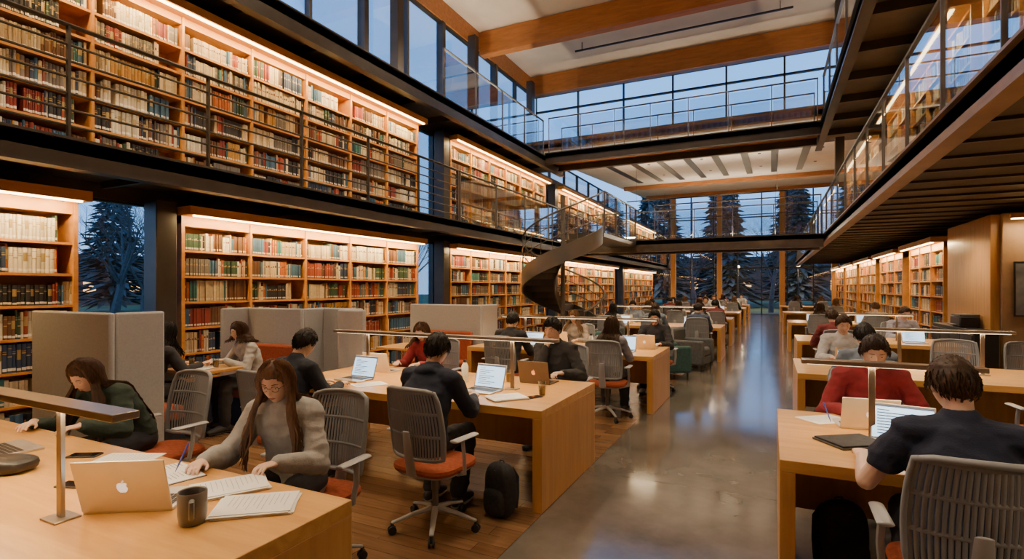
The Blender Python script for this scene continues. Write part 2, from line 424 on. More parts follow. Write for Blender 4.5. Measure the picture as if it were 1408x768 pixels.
    for i in range(m2+1):
        t=math.pi*i/m2-math.pi/2; t=max(min(t,math.pi/2-.008),-math.pi/2+.008)
        for kk in range(n2):
            an_=2*math.pi*kk/n2; x,y,z=math.cos(t)*math.cos(an_),math.cos(t)*math.sin(an_),math.sin(t)
            az=math.atan2(abs(x),y); zl=zlim(az,fringe)+.07*noise.noise(V((x*6,y*6,3)))
            w=max(-.25,min(1,(z-zl)/.22)); q=headpt(x,y,z)
            nz=noise.noise(V((x*7,y*4,z*2)))*.25+noise.noise(V((x*30,y*7,z*4)))*.14
            off=(thick*(1+nz)*(w**.5) if w>0 else w*.02)
            if z>.5: off*=1.25
            vs.append(H(*(q+V((x,y,z))*off))); keep[i*n2+kk]=w>-.2
    for i in range(m2):
        for kk in range(n2):
            k2=(kk+1)%n2; fc=(i*n2+kk,i*n2+k2,(i+1)*n2+k2,(i+1)*n2+kk)
            if all(keep[q] for q in fc): fs.append(fc)
    fs.append(tuple(m2*n2+q for q in range(n2))); hb.add(vs,fs)
    rnd=random.Random(int(s*1000)+int(pitch*7)+int(lean*3))
    if hair=='short':
        for _ in range(420):
            az=rnd.uniform(0,math.pi)*rnd.choice((-1,1)); z=rnd.uniform(zlim(abs(az),fringe)+.10,.98)
            c=math.sqrt(1-z*z); x,y=c*math.sin(az),c*math.cos(az)
            st_=V((x,y,z)); nxt=V((x,y,z))+(V((rnd.uniform(-.08,.08),.30,-.05)) if z>.55 else V((rnd.uniform(-.05,.05),-.03,-.28))); nxt.normalize()
            mid=(st_+nxt).normalized(); q0=headpt(*st_)+st_*.012; q1=headpt(*mid)+mid*(thick*1.25+rnd.uniform(0,.003)); q2=headpt(*nxt)+nxt*(.013+rnd.uniform(0,.003))
            hb.tube([H(*q0),H(*q1),H(*q2)],[(.0030,.0020),(.0034,.0022),(.0008,.0008)],4,cap=False)
    else:
        L=hlen
        for j in range(NL):
            az=(faz+(math.pi-faz)*((j//2)+rnd.random()*.9)/(NL/2))*(1 if j%2 else -1); aa=abs(az)
            lay=rnd.uniform(-.003,.015)
            pts=[]
            for z in (.985,.85,.6,.3,.0,-.25):
                c=math.sqrt(max(0,1-z*z)); azz=az*(1 if z<.7 else .55+.45*(1-z)/.3)
                x,y=c*math.sin(azz),c*math.cos(azz); q=headpt(x,y,z)+V((x,y,z))*(.012+lay)
                if z<=0: q.x=math.copysign(max(abs(q.x),.070*abs(math.sin(azz))),x) if aa<2.6 else q.x
                if z<0 and aa>1.9: q.y=min(q.y,-.07*abs(math.cos(azz)))
                pts.append(H(*q))
            pcur=pts[-1].copy(); ph=rnd.uniform(0,6.3); st=9; LL=L*rnd.uniform(.68,1.05)
            ctr=HC.copy()
            for q in range(st):
                out=(pcur-ctr); out.z=0
                if out.length>1e-4: out.normalize()
                am=.003+.007*q/st; wv=am*math.sin(j*.05*(1 if j%2 else -1)+q*1.25)+am*.35*math.sin(ph+q)
                pcur=pcur+V((0,0,-LL/st))+out*(.013 if pcur.z<P3.z+.10 and pcur.z>P3.z-.05 else .006)+V((wv,wv*.7,0))
                if pcur.z<P3.z+.06:
                    tt=max(0,min(1,(pcur.z-P1.z)/(P3.z-P1.z))); cy=P1.y+(P3.y-P1.y)*tt; ry_=.135*s+.025; rx_=.185*s
                    qx=pcur.x/rx_; qy=(pcur.y-cy)/ry_; rr=math.hypot(qx,qy)
                    if rr<1 and rr>1e-3:
                        sy=1 if (aa<1.6) else -1
                        tgt=cy+sy*ry_*math.sqrt(max(.05,1-min(.95,qx*qx)))
                        pcur.y+= (tgt-pcur.y)*.8
                pts.append(pcur.copy())
            R_=.0090 if NL<250 else .0062
            rad=[.0035,.005,.006,.0065,.0068,.0068]+[R_*(1-.8*(q/st)**2) for q in range(1,st+1)]
            hb.tube(pts,[(r*1.3,r*.65) for r in rad],5,cap=False)
    k_.part('hair',hb,[hm],ang=80)
    infl=.017+loose_
    sw=MB(); torso(sw,infl); arm(sw,.013+loose_*.7,.012,.005,short)
    sw.tube([P0+V((0,0,-.02)),P0+V((0,.005,.10))],[((tr[0][0]+.024),(tr[0][1]+.026)),((tr[1][0]+.034),(tr[1][1]+.032))],20,side=(1,0,0))
    cl=cloth(top)
    if hood:
        sw.ell(NB+V((0,-.07,-.005)),(.095,.055,.05),14,10); sw.tube([NB+V((-.07,.01,.005)),NB+V((-.05,-.06,.02)),NB+V((.05,-.06,.02)),NB+V((.07,.01,.005))],[.025]*4,10)
    else:
        pts=[NB+D(1.25)*.004+V((math.cos(t)*.066*s,math.sin(t)*.060*s,math.sin(t)*-.012)) for t in [2*math.pi*q/14 for q in range(14)]]
        sw.tube(pts,.009,8,closed=True)
    nm='shirt' if short else 'sweater'
    k_.part(nm,remesh(sw,[cl],.009,nm,3,.010,7,.0045),[cl])
    tr_=MB(); tr_.tube([P0+V((0,-.01,-.035)),P0+V((0,0,.06))],[(tr[0][0]+.008,tr[0][1]+.006),(tr[0][0]-.002,tr[0][1]+.004)],20,side=(1,0,0)); legs(tr_,.010,.01,.012)
    bm_=cloth(bot,.15)
    k_.part('trousers',remesh(tr_,[bm_],.011,'trousers',2,.010,8,.003),[bm_])
    for w in an:
        so=MB(); so.tube([w+V((0,-.045,-.052)),w+V((0,.02,-.045)),w+V((0,.12,-.060)),w+V((0,.175,-.066))],[(.036,.042),(.040,.050),(.045,.034),(.038,.026)],14,side=(1,0,0),mi=0)
        so.tube([w+V((0,-.05,-.088)),w+V((0,.08,-.088)),w+V((0,.18,-.088))],[(.038,.011),(.046,.011),(.036,.011)],14,side=(1,0,0),mi=1)
        so.tube([w+V((0,-.02,-.03)),w+V((0,-.01,.02))],[.043,.045],12)
        k_.part('shoe',so,[shoes or shoeM,soleM if shoes else rubber])
    if glasses:
        g=MB()
        for sx in (1,-1):
            pts=[H(sx*.032+.022*math.cos(t),.0950-.005*abs(math.cos(t)),.006+.017*math.sin(t)) for t in [2*math.pi*q/18 for q in range(18)]]
            g.tube(pts,.0014,6,closed=True); g.tube([H(sx*.054,.089,.010),H(sx*.077,.04,.010),H(sx*.081,-.01,.008)],.0014,6)
        g.tube([H(-.010,.095,.010),H(0,.099,.012),H(.010,.095,.010)],.0013,6)
        k_.part('glasses',g,M('spectacle_frame',(.03,.015,.01),.3))
    return k_
K={}
K['writer']=make_person('f',.96,18,20,8,(.22,.47,.79),(-.16,.44,.79),curl=34,hair='long',hc=(.12,.060,.030),skin=(.74,.48,.36),top=(.34,.33,.32),bot=(.03,.03,.04),glasses=True,vox=.0045,hlen=.42,faz=1.08,loose_=.010,NL=460)
K['green']=make_person('f',.95,34,32,4,(.14,.56,.79),(-.24,.55,.79),hair='long',hc=(.06,.030,.016),skin=(.70,.44,.31),top=(.022,.037,.028),bot=(.02,.02,.03),vox=.0055,hlen=.38,faz=1.05,loose_=.006,NL=400)
K['leftman']=make_person('m',1.0,16,24,0,(.14,.47,.79),(-.14,.47,.79),hair='short',hc=(.015,.012,.010),skin=(.62,.40,.27),top=(.017,.022,.036),bot=(.018,.018,.023),fat=.010)
K['hoodie']=make_person('m',1.02,17,18,0,(.15,.50,.79),(-.17,.47,.79),hair='short',hc=(.015,.012,.010),skin=(.58,.37,.25),top=(.017,.024,.048),bot=(.018,.019,.024),hood=True,fat=.012,foot=.30,shoes=shoeM)
K['thinker']=make_person('m',1.04,15,12,-4,(.05,.24,1.03),(-.20,.38,.79),rh=((-.35,.12,.9),(.2,.9,.1)),curl=48,hair='short',hc=(.013,.011,.010),skin=(.68,.45,.31),top=(.035,.034,.036),bot=(.02,.02,.02),fat=.012,fringe=.42)
K['redwoman']=make_person('f',.95,20,24,8,(.15,.47,.79),(-.15,.47,.79),hair='long',hc=(.07,.036,.018),skin=(.70,.45,.32),top=(.28,.024,.028),bot=(.02,.02,.03),hlen=.16,glasses=True,vox=.007)
K['boothwoman']=make_person('f',.93,18,14,0,(.15,.44,.79),(-.10,.40,.82),hair='long',hc=(.06,.03,.016),skin=(.66,.43,.31),top=(.42,.41,.39),bot=(.03,.03,.035),hlen=.10,vox=.007)
K['navyman']=make_person('m',1.04,12,18,10,(.30,.42,.79),(-.32,.38,.79),hair='short',hc=(.060,.035,.020),skin=(.72,.47,.34),top=(.018,.024,.052),bot=(.02,.02,.025),fat=.016,foot=.05,shoes=shoeW,short=True)
K['redman']=make_person('m',1.03,18,22,0,(.20,.42,.79),(-.20,.42,.79),hair='short',hc=(.030,.018,.012),skin=(.70,.46,.33),top=(.22,.016,.022),bot=(.02,.02,.03),fat=.014,foot=.35,shoes=shoeW)
K['m1']=make_person('m',1.0,14,18,5,(.15,.46,.79),(-.15,.46,.79),hair='short',hc=(.02,.012,.01),top=(.3,.3,.3),vox=.008,fat=.008)
K['f1']=make_person('f',.96,16,16,-8,(.15,.46,.79),(-.15,.46,.79),hair='long',hc=(.05,.025,.014),top=(.3,.25,.2),vox=.008,hlen=.22)
# ---------------------------------------------------------------- furniture kits
def chair_kit(pm,sm):
    k=Kit('office_chair','chair')
    def W(v): return .215+.022*math.sin(v*math.pi*.9)-.02*v
    def P(u,v): return V((u*W(v),-.225-.075*v**1.5+.055*u*u,.53+v*.46))
    b=MB(); per=[]
    for q in range(9): per.append(P(-1+2*q/8,0)+V((0,0,.012*(q in(0,8)))))
    for q in range(1,9): per.append(P(1-(.04 if q==8 else 0),q/8*.97))
    for q in range(1,9): per.append(P(.93-1.86*q/9,1+.02*math.sin(q/9*math.pi)))
    for q in range(8,0,-1): per.append(P(-1,q/8*.97))
    b.tube(per,[(.013,.016)]*len(per),8,closed=True)
    for j in range(-10,11):
        u=j/10.8; b.tube([P(u,v/6) for v in range(7)],[(.0085,.004)]*7,6,side=(1,0,0))
    for v in (.02,.34,.67,.97): b.tube([P(-.98+1.96*q/8,v) for q in range(9)],[(.010,.005)]*9,6)
    k.part('backrest',b,pm,ang=60)
    k.part('back_support',MB().tube([(0,-.10,.42),(0,-.24,.43),(0,-.265,.56),(0,-.29,.72)],[(.04,.012),(.045,.014),(.04,.012),(.03,.008)],10,side=(1,0,0)),chairB)
    s_=MB(); s_.ell((0,0,.445),(.245,.24,.035),28,10,p=.55); k.part('seat',s_,sm)
    k.part('seat_shell',MB().ell((0,-.005,.425),(.235,.225,.028),24,8,p=.6),pm)
    k.part('gas_lift',MB().lathe([(.022,.12),(.022,.26),(.03,.26),(.03,.39),(.075,.40),(.08,.42)],16),steelG)
    for i in range(5):
        a=2*math.pi*i/5+.3; c,sn=math.cos(a),math.sin(a)
        k.part('leg',MB().tube([(c*.02,sn*.02,.135),(c*.15,sn*.15,.115),(c*.29,sn*.29,.078)],[(.024,.020),(.020,.014),(.015,.010)],8,side=(-sn,c,0)),chairB)
        w=MB()
        for o in (-.014,.014):
            cx,cy=c*.295-sn*o,sn*.295+c*o
            w.tube([(cx+sn*.006,cy-c*.006,.028),(cx-sn*.006,cy+c*.006,.028)],[.028,.028],12,cap=False)
        w.box(c*.295-.008,c*.295+.008,sn*.295-.008,sn*.295+.008,.03,.075)
        k.part('caster',w,rubber)
    for sx in (1,-1):
        k.part('armrest',MB().tube([(sx*.20,-.02,.41),(sx*.275,-.03,.43),(sx*.285,-.05,.55),(sx*.28,-.06,.655)],[(.018,.010)]*4,8).tube([(sx*.28,-.15,.665),(sx*.28,.08,.665)],[(.033,.011),(.030,.011)],10,side=(1,0,0)),chairB)
    return k
CH=chair_kit(chairP,rust)
def desk_kit(L,D=1.30):
    k=Kit('library_desk','desk')
    k.part('desktop',B(-L/2,L/2,0,D,.685,.75),oakD,bevel=.004)
    k.part('end_panel',B(-L/2,-L/2+.075,.0,D,0,.685),oakV,bevel=.003)
    k.part('end_panel',B(L/2-.075,L/2,.0,D,0,.685),oakV,bevel=.003)
    k.part('modesty_panel',B(-L/2+.075,L/2-.075,D/2-.015,D/2+.015,.28,.685),oakV)
    k.part('desk_outlet',B(-L*.28-.11,-L*.28+.11,D/2-.13,D/2-.04,.7495,.7525),steelG)
    return k
def lamp_kit(L,posts):
    k=Kit('desk_lamp','lamp')
    for x in posts:
        k.part('lamp_base',B(x-.055,x+.055,-.045,.045,0,.008),bronze,bevel=.002)
        k.part('lamp_pole',B(x-.017,x+.017,-.008,.008,.008,.432),bronze,bevel=.002)
    i=k.part('lamp_head',B(-L/2,L/2,-.045,.045,.43,.458),bronze,bevel=.003)
    k.part('light_strip',B(-L/2+.03,L/2-.03,-.02,.02,.4265,.431),ledS,parent=i)
    return k
def emblem(mb,cx,cz,s,y,mi):
    a=[(0,.62),(.12,.68),(.30,.74),(.48,.70),(.62,.58),(.50,.46),(.45,.28),(.48,.10),(.60,-.04),(.68,-.08),(.62,-.28),(.50,-.50),(.36,-.68),(.22,-.74),(.10,-.70),(0,-.68),(-.10,-.70),(-.22,-.74),(-.36,-.70),(-.52,-.52),(-.66,-.24),(-.72,.05),(-.70,.34),(-.60,.56),(-.44,.70),(-.28,.74),(-.12,.68)]
    l=[(0,.80),(.02,.98),(.14,1.12),(.28,1.16),(.27,1.02),(.16,.86)]
    for P in (a,l): mb.add([(cx-x*s,y,cz+z*s) for x,z in P],[tuple(range(len(P)))],mi)
def laptop_kit(body,tilt=108,logo=True,logom=None):
    k=Kit('laptop','laptop')
    i=k.part('laptop_base',B(-.155,.155,-.11,.11,0,.014),body,bevel=.003)
    kb=MB()
    for r in range(5):
        for c in range(13): kb.box(-.14+c*.0215,-.14+c*.0215+.018,.062-r*.022,.062-r*.022+.018,.014,.0152)
    k.part('keyboard',kb,black,parent=i); k.part('trackpad',B(-.05,.05,-.10,-.045,.0139,.0145),alu,parent=i)
    t=math.radians(tilt-90); R=Matrix.Translation((0,.108,.012))@Matrix.Rotation(-t,4,'X')
    j=k.part('laptop_lid',MB().box(-.155,.155,0,.006,0,.212,T=R),body,bevel=.002)
    s_=MB().box(-.146,.146,-.0008,.0005,.012,.203,T=R,mi=0)
    for q in range(9): s_.box(-.12,-.12+.06+.13*((q*37)%10)/10,-.0014,-.0006,.17-q*.017,.176-q*.017,T=R,mi=1)
    s_.box(-.146,.146,-.0014,-.0006,.192,.203,T=R,mi=1)
    k.part('screen',s_,[scr,scr2],parent=j)
    if logo:
        m=MB(); emblem(m,0,.100,.027,.0068,0); m.v=[tuple(R@V(v)) for v in m.v]; k.part('lid_emblem',m,logom or EM('emblem_white',(1,.95,.88),.7),parent=j)
    return k
LPs=laptop_kit(champ); LPb=laptop_kit(darkalu,104,True,EM('emblem_warm_reflection',(1,.35,.12),.7)); LPa=laptop_kit(alu)  # dark lid's emblem: orange glow stands in for a warm reflection
def paper_kit(n,w=.21,h=.297,name='paper_stack'):
    k=Kit(name,'paper'); b=MB(); r=random.Random(n)
    for i in range(n):
        a=r.uniform(-.06,.06) if n>1 else 0; T=Matrix.Translation((r.uniform(-.01,.01),r.uniform(-.01,.01),i*.003))@Matrix.Rotation(a,4,'Z')
        b.box(-w/2,w/2,-h/2,h/2,0,.0028,T=T)
    k.part('sheets',b,paper); t=MB(); z=n*.003+.0004
    for q in range(12): t.box(-w/2+.02,-w/2+.02+(w-.05)*r.uniform(.6,1),h/2-.035-q*.02,h/2-.033-q*.02,z-.0004,z)
    k.part('writing',t,ink); return k
PA=paper_kit(1,name='paper_sheet'); PS=paper_kit(5)
NB_=Kit('open_notebook','notebook')
nb=MB()
for sx in (-1,1):
    pr=[(0,.004),(.03,.012),(.09,.010),(.148,.006)]
    for (x0,z0),(x1,z1) in zip(pr,pr[1:]):
        nb.add([(sx*x0,-.105,z0),(sx*x1,-.105,z1),(sx*x1,.105,z1),(sx*x0,.105,z0),(sx*x0,-.105,.001),(sx*x1,-.105,.001),(sx*x1,.105,.001),(sx*x0,.105,.001)],[(0,1,2,3),(4,7,6,5),(0,4,5,1),(3,2,6,7),(1,5,6,2)])
NB_.part('pages',nb,paper); NB_.part('notebook_cover',B(-.155,.155,-.11,.11,0,.0015),blackf)
tx=MB()
for sx in (-1,1):
    for q in range(9): tx.box(sx*.075-.05,sx*.075+.02+.03*((q*3)%4)/4,.08-q*.018,.082-q*.018,.0105,.0122)
NB_.part('writing',tx,ink)
MUG=Kit('coffee_mug','mug')
MUG.part('mug_body',MB().lathe([(.030,0),(.038,.004),(.042,.03),(.043,.10),(.041,.103),(.038,.10),(.037,.02),(.001,.015)],28),mugM)
MUG.part('mug_handle',MB().tube([(.040,0,.085),(.062,0,.082),(.070,0,.06),(.063,0,.035),(.040,0,.028)],[(.006,.008)]*5,8),mugM)
MUG.part('coffee',MB().lathe([(.001,.080),(.0375,.0801),(.0375,.082),(.001,.0821)],20),M('coffee',(.03,.012,.005),.1))
PHONE=Kit('smartphone','phone'); PHONE.part('phone_body',B(-.037,.037,-.075,.075,0,.008),black,bevel=.003); PHONE.part('phone_screen',B(-.034,.034,-.071,.071,.0078,.0085),M('dark_glass',(.01,.01,.012),.08))
PEN=Kit('pen','pen'); PEN.part('pen_barrel',MB().tube([(0,0,0),(0,.02,.03),(0,.075,.115)],[.0012,.0042,.0042],8),M('pen_blue',(.04,.06,.3),.3))
FOLD=Kit('closed_folder','folder'); FOLD.part('folder_cover',B(-.12,.12,-.16,.16,0,.012),M('charcoal_leather',(.06,.055,.05),.5),bevel=.003); FOLD.part('folder_cover',B(-.11,.115,-.155,.15,.012,.022),blackf,bevel=.003)
CUP=Kit('drinking_glass','glass'); CUP.part('glass_body',MB().lathe([(.026,0),(.034,.12),(.033,.12),(.025,.008),(.001,.006)],20),glassR); CUP.part('drink',MB().lathe([(.001,.008),(.025,.0085),(.030,.08),(.001,.0801)],18),M('amber_tea',(.4,.18,.05),.2))
BOT=Kit('water_bottle','bottle'); BOT.part('bottle_body',MB().lathe([(.03,0),(.034,.01),(.034,.15),(.015,.19)],18),M('frosted_bottle',(.5,.55,.55),.2)); BOT.part('bottle_cap',MB().lathe([(.017,.188),(.017,.215)],14),black)
BAG=Kit('backpack','backpack')
bg=MB(); bg.ell((0,0,.24),(.155,.095,.24),24,16,p=.65); BAG.part('bag_body',bg,blackf)
BAG.part('front_pocket',MB().ell((0,-.085,.15),(.115,.05,.12),20,12,p=.6),blackf)
for sx in (1,-1): BAG.part('shoulder_strap',MB().tube([(sx*.06,.08,.42),(sx*.085,.13,.33),(sx*.09,.125,.18),(sx*.11,.08,.08)],[(.022,.006)]*4,8),blackf)
BAG.part('carry_loop',MB().tube([(-.03,.02,.465),(-.02,.02,.495),(.02,.02,.495),(.03,.02,.465)],.006,8),black)
BAG.part('zipper',MB().tube([(.155*math.cos(t)*.75,-.075,.24+.22*math.sin(t)*.85) for t in [math.pi*q/10 for q in range(11)]],.003,6),steelG)
ARM=Kit('armchair','armchair')
rb=B
ARM.part('seat_cushion',rb(-.28,.28,-.28,.30,.26,.44),teal,bevel=.05)
ARM.part('backrest',rb(-.38,.38,-.40,-.24,.14,.82),teal,bevel=.05)
for sx in (-1,1): ARM.part('arm',rb(min(sx*.27,sx*.39),max(sx*.27,sx*.39),-.30,.34,.12,.60),teal,bevel=.04)
ARM.part('seat_base',rb(-.28,.28,-.28,.30,.12,.27),teal,bevel=.02)
for x in (-.32,.32):
    for y in (-.33,.28): ARM.part('leg',MB().tube([(x,y,0),(x,y,.13)],.018,8,cap=False),black)
def bench_kit(L):
    k=Kit('booth_bench','bench')
    k.part('seat_cushion',rb(-L/2,L/2,-.25,.25,.32,.46),rust,bevel=.03); k.part('bench_base',rb(-L/2+.03,L/2-.03,-.22,.20,0,.32),blackf)
    k.part('backrest',rb(-L/2,L/2,-.36,-.25,.0,.92),rust,bevel=.03); return k
BEN=bench_kit(1.1)
def table_kit(w,d):
    k=Kit('booth_table','table'); k.part('tabletop',rb(-w/2,w/2,-d/2,d/2,.715,.75),oakD,bevel=.006)
    k.part('pedestal',MB().lathe([(.03,.02),(.03,.715)],14),steel); k.part('table_foot',MB().lathe([(.24,0),(.24,.012),(.05,.03)],24),steel); return k
TAB=table_kit(.85,.55); TAB2=table_kit(1.0,.7)
# ---------------------------------------------------------------- room shell
def struct(name,mb,mats,label,cat,org=(0,0,0),bevel=0): return single(name,mb,mats,label,cat,org,kind='structure',bevel=bevel)
struct('floor',MB().box(-7.6,-1.5,-3,10.4,-.2,0,0).box(-7.6,-1.5,10.4,36,-.2,0,2).box(-1.5,5,-3,36,-.2,0,1),[plankM,concM,carpet],'polished concrete aisle beside oak plank and carpet floor','floor')
struct('ground',B(-90,70,-40,120,-.35,-.22),lawnM,'dusky lawn outside the library windows','ground')
struct('ceiling',MB().box(-7.7,5,-3,17,8.85,9.0),[white],'white ceiling panels between timber beams','ceiling')
far=MB(); far.add([(-7.7,17,6.45),(5,17,6.45),(5,36.2,7.7),(-7.7,36.2,7.7),(-7.7,17,6.6),(5,17,6.6),(5,36.2,7.85),(-7.7,36.2,7.85)],[(0,3,2,1),(4,5,6,7),(0,1,5,4),(3,7,6,2),(0,4,7,3),(1,2,6,5)])
struct('ceiling_far',far,[white],'sloping white ceiling over the far reading area','ceiling')
bays=[(-2.5,3.25),(4.35,9.64),(10.88,17.0),(18.1,26.0),(27.9,35.5)]
gaps=[(3.25,4.35),(9.64,10.88),(17.0,18.1),(26.0,27.9)]
wl=MB()
for a,b_ in bays: wl.box(-7.6,-7.4,a,b_,0,5.4)
for a,b_ in gaps: wl.box(-7.6,-7.4,a,b_,0,.25).box(-7.6,-7.4,a,b_,2.75,3.2)
wl.box(-7.6,-7.4,-3,-2.5,0,5.4).box(-7.6,-7.4,35.5,36,0,5.4).box(-7.6,-7.4,-3,36,5.4,5.75)
struct('wall_left',wl,[steel],'dark steel framed wall behind the bookcases','wall')
struct('wall_right',MB().box(5,5.2,-3,36,0,8.85),[oakV],'timber clad wall','wall')
struct('wall_back',MB().box(-7.6,5.2,-3.2,-3,0,9),[oakV],'timber wall','wall')
wn=[0]
def window(axis,c,a0,a1,z0,z1,divs,zdivs,mw=.05,md=.10,thick=None):
    wn[0]+=1; fr=MB(); gl=MB()
    def bx(mb,a,b,z,zz,d):
        if axis=='x': mb.box(c-d/2,c+d/2,a,b,z,zz)
        else: mb.box(a,b,c-d/2,c+d/2,z,zz)
    for i in range(divs+1):
        x=a0+(a1-a0)*i/divs; w=mw*(1.8 if thick and i%thick==0 else 1); bx(fr,max(a0,x-w/2),min(a1,x+w/2),z0,z1,md*(1.6 if thick and i%thick==0 else 1))
    for z in [z0]+list(zdivs)+[z1]:
        bx(fr,a0,a1,max(z0,z-mw/2),min(z1,z+mw/2),md)
    bx(gl,a0,a1,z0,z1,.012)
    org=(c,a0,z0) if axis=='x' else (a0,c,z0)
    k=Kit('window_%d'%wn[0],'window',org); k.part('window_frame',fr,steel); k.part('glass_pane',gl,glassW)
    k.place(kind='structure',label='dark framed window onto the blue dusk outside')
for a,b_ in gaps:
    window('x',-7.5,a,b_,.25,2.75,1,[],.06); window('x',-7.5,a,b_,3.2,5.4,1,[],.06)
window('x',-7.5,-3,17,5.75,8.35,14,[],.07,.12,thick=2)
window('x',-7.5,17,36,5.75,6.45,12,[],.05)
window('y',17.1,-7.4,5,6.72,8.30,8,[7.75],.05,.10)
window('y',36,-7.4,5,0,7.7,9,[.9,2.85,4.4,6.0],.07,.14)
struct('wall_clerestory',MB().box(-7.6,5,17.0,17.2,8.30,8.85).box(-7.6,5,17.0,17.2,6.4,6.72),[glulam],'timber sill and header of the high end window','wall')
struct('wall_roof_edge',MB().box(-7.6,-7.4,-3,17,8.35,8.85),[glulam],'timber edge beam above the high side windows','wall')
def beam(x0,x1,y0,y1,z0,z1,m,lab,cat='beam',name='beam',grp=None,bev=.01):
    return single(name,MB().box(x0,x1,y0,y1,z0,z1),[m],lab,cat,org=((x0+x1)/2,(y0+y1)/2,z0),bevel=bev,group=grp)
for y in (-.8,2.7,6.2,9.7,13.2,16.75): beam(-7.39,4.99,y-.14,y+.14,8.2,8.84,glulam,'large honey coloured timber beam across the ceiling','beam','ceiling_beam','ceiling beams')
for y in (29.5,35.4):
    z=6.45+(y-17)*1.25/19; beam(-7.39,4.99,y-.1,y+.1,z-.22,z-.02,glulam,'timber beam under the lower ceiling','beam','ceiling_beam','ceiling beams')
single('track_light_rail',MB().box(-5.2,.5,14.9,14.95,8.6,8.64).box(-5,-4.98,14.92,14.93,8.64,8.85).box(.2,.22,14.92,14.93,8.64,8.85),[black],'thin black track rail hung under the white ceiling','light track',org=(-2,14.9,8.6))
for i in range(8):
    x=-6.3+i*1.05; y0,y1=20.0,28.2; z=lambda y:6.45+(y-17)*1.25/19-.035
    m=MB(); m.add([(x,y0,z(y0)),(x+.26,y0,z(y0)),(x+.26,y1,z(y1)),(x,y1,z(y1)),(x,y0,z(y0)+.03),(x+.26,y0,z(y0)+.03),(x+.26,y1,z(y1)+.03),(x,y1,z(y1)+.03)],[(0,3,2,1),(4,5,6,7),(0,1,5,4),(3,7,6,2),(0,4,7,3),(1,2,6,5)])
    single('ceiling_slot',m,[steel],'dark linear slot in the white ceiling','ceiling slot',org=(x,y0,z(y0)),group='ceiling slots')
for y in (4.06,10.62,17.85,27.6):
    beam(-7.25,-6.98,y,y+.26,0,2.77,steel,'dark steel column between bookcases','column','column','steel columns')
    if y>5: beam(-7.25,-6.98,y,y+.26,3.07,5.38,steel,'dark steel column between bookcases','column','column','steel columns')
for y in (8.9,12.1): beam(-7.2,-6.98,y,y+.2,5.75,8.3,steel,'dark steel column beside high windows','column','column','steel columns')
beam(-7.1,-6.9,15.6,15.85,5.75,8.3,steel,'dark steel column beside high windows','column','column','steel columns')
beam(1.45,1.65,15.5,15.7,3.18,5.42,steel,'dark steel column rising from the walkway','column','column','steel columns')
beam(1.45,1.65,15.5,15.7,5.80,8.85,steel,'dark steel column rising from the upper walkway','column','column','steel columns')
for x in (-5.7,-2.9,.6,3.3): beam(x-.15,x+.15,35.5,35.8,0,7.4,glulamV,'honey timber column at the glass end wall','column','timber_column','timber columns')
def balcony(name,x0,x1,y0,y1,z0,z1,edge,lab,joist=1.3,fm=steel,under=mesh_dark):
    k=Kit(name,'balcony' if name=='balcony' else 'footbridge',((x0+x1)/2,y0,z0))
    k.part('deck',MB().box(x0,x1,y0,y1,z1-.10,z1),[steelG])
    k.part('soffit',MB().box(x0,x1,y0,y1,z1-.13,z1-.10),[under])
    ed={'+x':(x1-.06,x1,y0,y1),'-x':(x0,x0+.06,y0,y1),'-y':(x0,x1,y0,y0+.06),'+y':(x0,x1,y1-.06,y1)}
    for e in edge.split(','):
        fa=MB(); a,b_,c,d=ed[e]
        if e in('+x','-x'): fa.box(a,b_,c,d,z0,z1); fa.box(a-.05,b_+.05,c,d,z0-.02,z0+.01); fa.box(a-.05,b_+.05,c,d,z1-.01,z1+.015)
        else: fa.box(a,b_,c,d,z0,z1); fa.box(a,b_,c-.05,d+.05,z0-.02,z0+.01); fa.box(a,b_,c-.05,d+.05,z1-.01,z1+.015)
        k.part('edge_beam',fa,[fm])
    if joist:
        n=int((y1-y0)/joist); dd=.05 if joist>1 else .08
        for i in range(1,n):
            y=y0+(y1-y0)*i/n; k.part('joist',MB().box(x0+.07,x1-.07,y-.025,y+.025,z0+dd,z1-.13),[steel])
    k.place(label=lab)
balcony('balcony',-7.38,-6.0,-2.95,35.2,2.80,3.06,'+x','dark steel balcony running along the bookcases')
balcony('balcony',-7.38,-6.35,-2.95,16.95,5.42,5.74,'+x','upper dark steel walkway below the high windows')
edgeT=M('bronze_painted_beam',(.25,.16,.095),.42,.3,.15,3)
balcony('balcony',1.35,4.97,-2.95,35.2,2.90,3.14,'-x','bronze edged balcony with perforated soffit',joist=.7,fm=edgeT)
balcony('balcony',1.15,4.97,-2.95,16.95,5.45,5.78,'-x','upper balcony with dark steel joists',fm=steel)
balcony('footbridge',-6.31,1.11,15.3,16.5,5.50,5.80,'-y,+y','upper steel footbridge across the hall',joist=0,under=glulam)
balcony('footbridge',-5.96,1.31,17.0,18.4,2.80,3.14,'-y,+y','lower steel footbridge across the hall',joist=0,fm=steelG)
def dlight(x,y,z):
    k=Kit('downlight','light',(x,y,z)); k.part('trim_ring',MB().lathe([(.05,0),(.06,.0),(.06,.02),(.05,.02)],16,(x,y,z-.015)),steel); k.part('lens',MB().lathe([(.04,0),(.045,.008)],16,(x,y,z-.01)),led); k.place(label='small recessed warm ceiling downlight',group='downlights')
for x in (-5,-3,-1,.6): dlight(x,15.9,5.66)
for x in (-4.6,-2.5,-.4,1.7):
    for y in (22.5,26): dlight(x,y,6.45+(y-17)*1.25/19-.01)
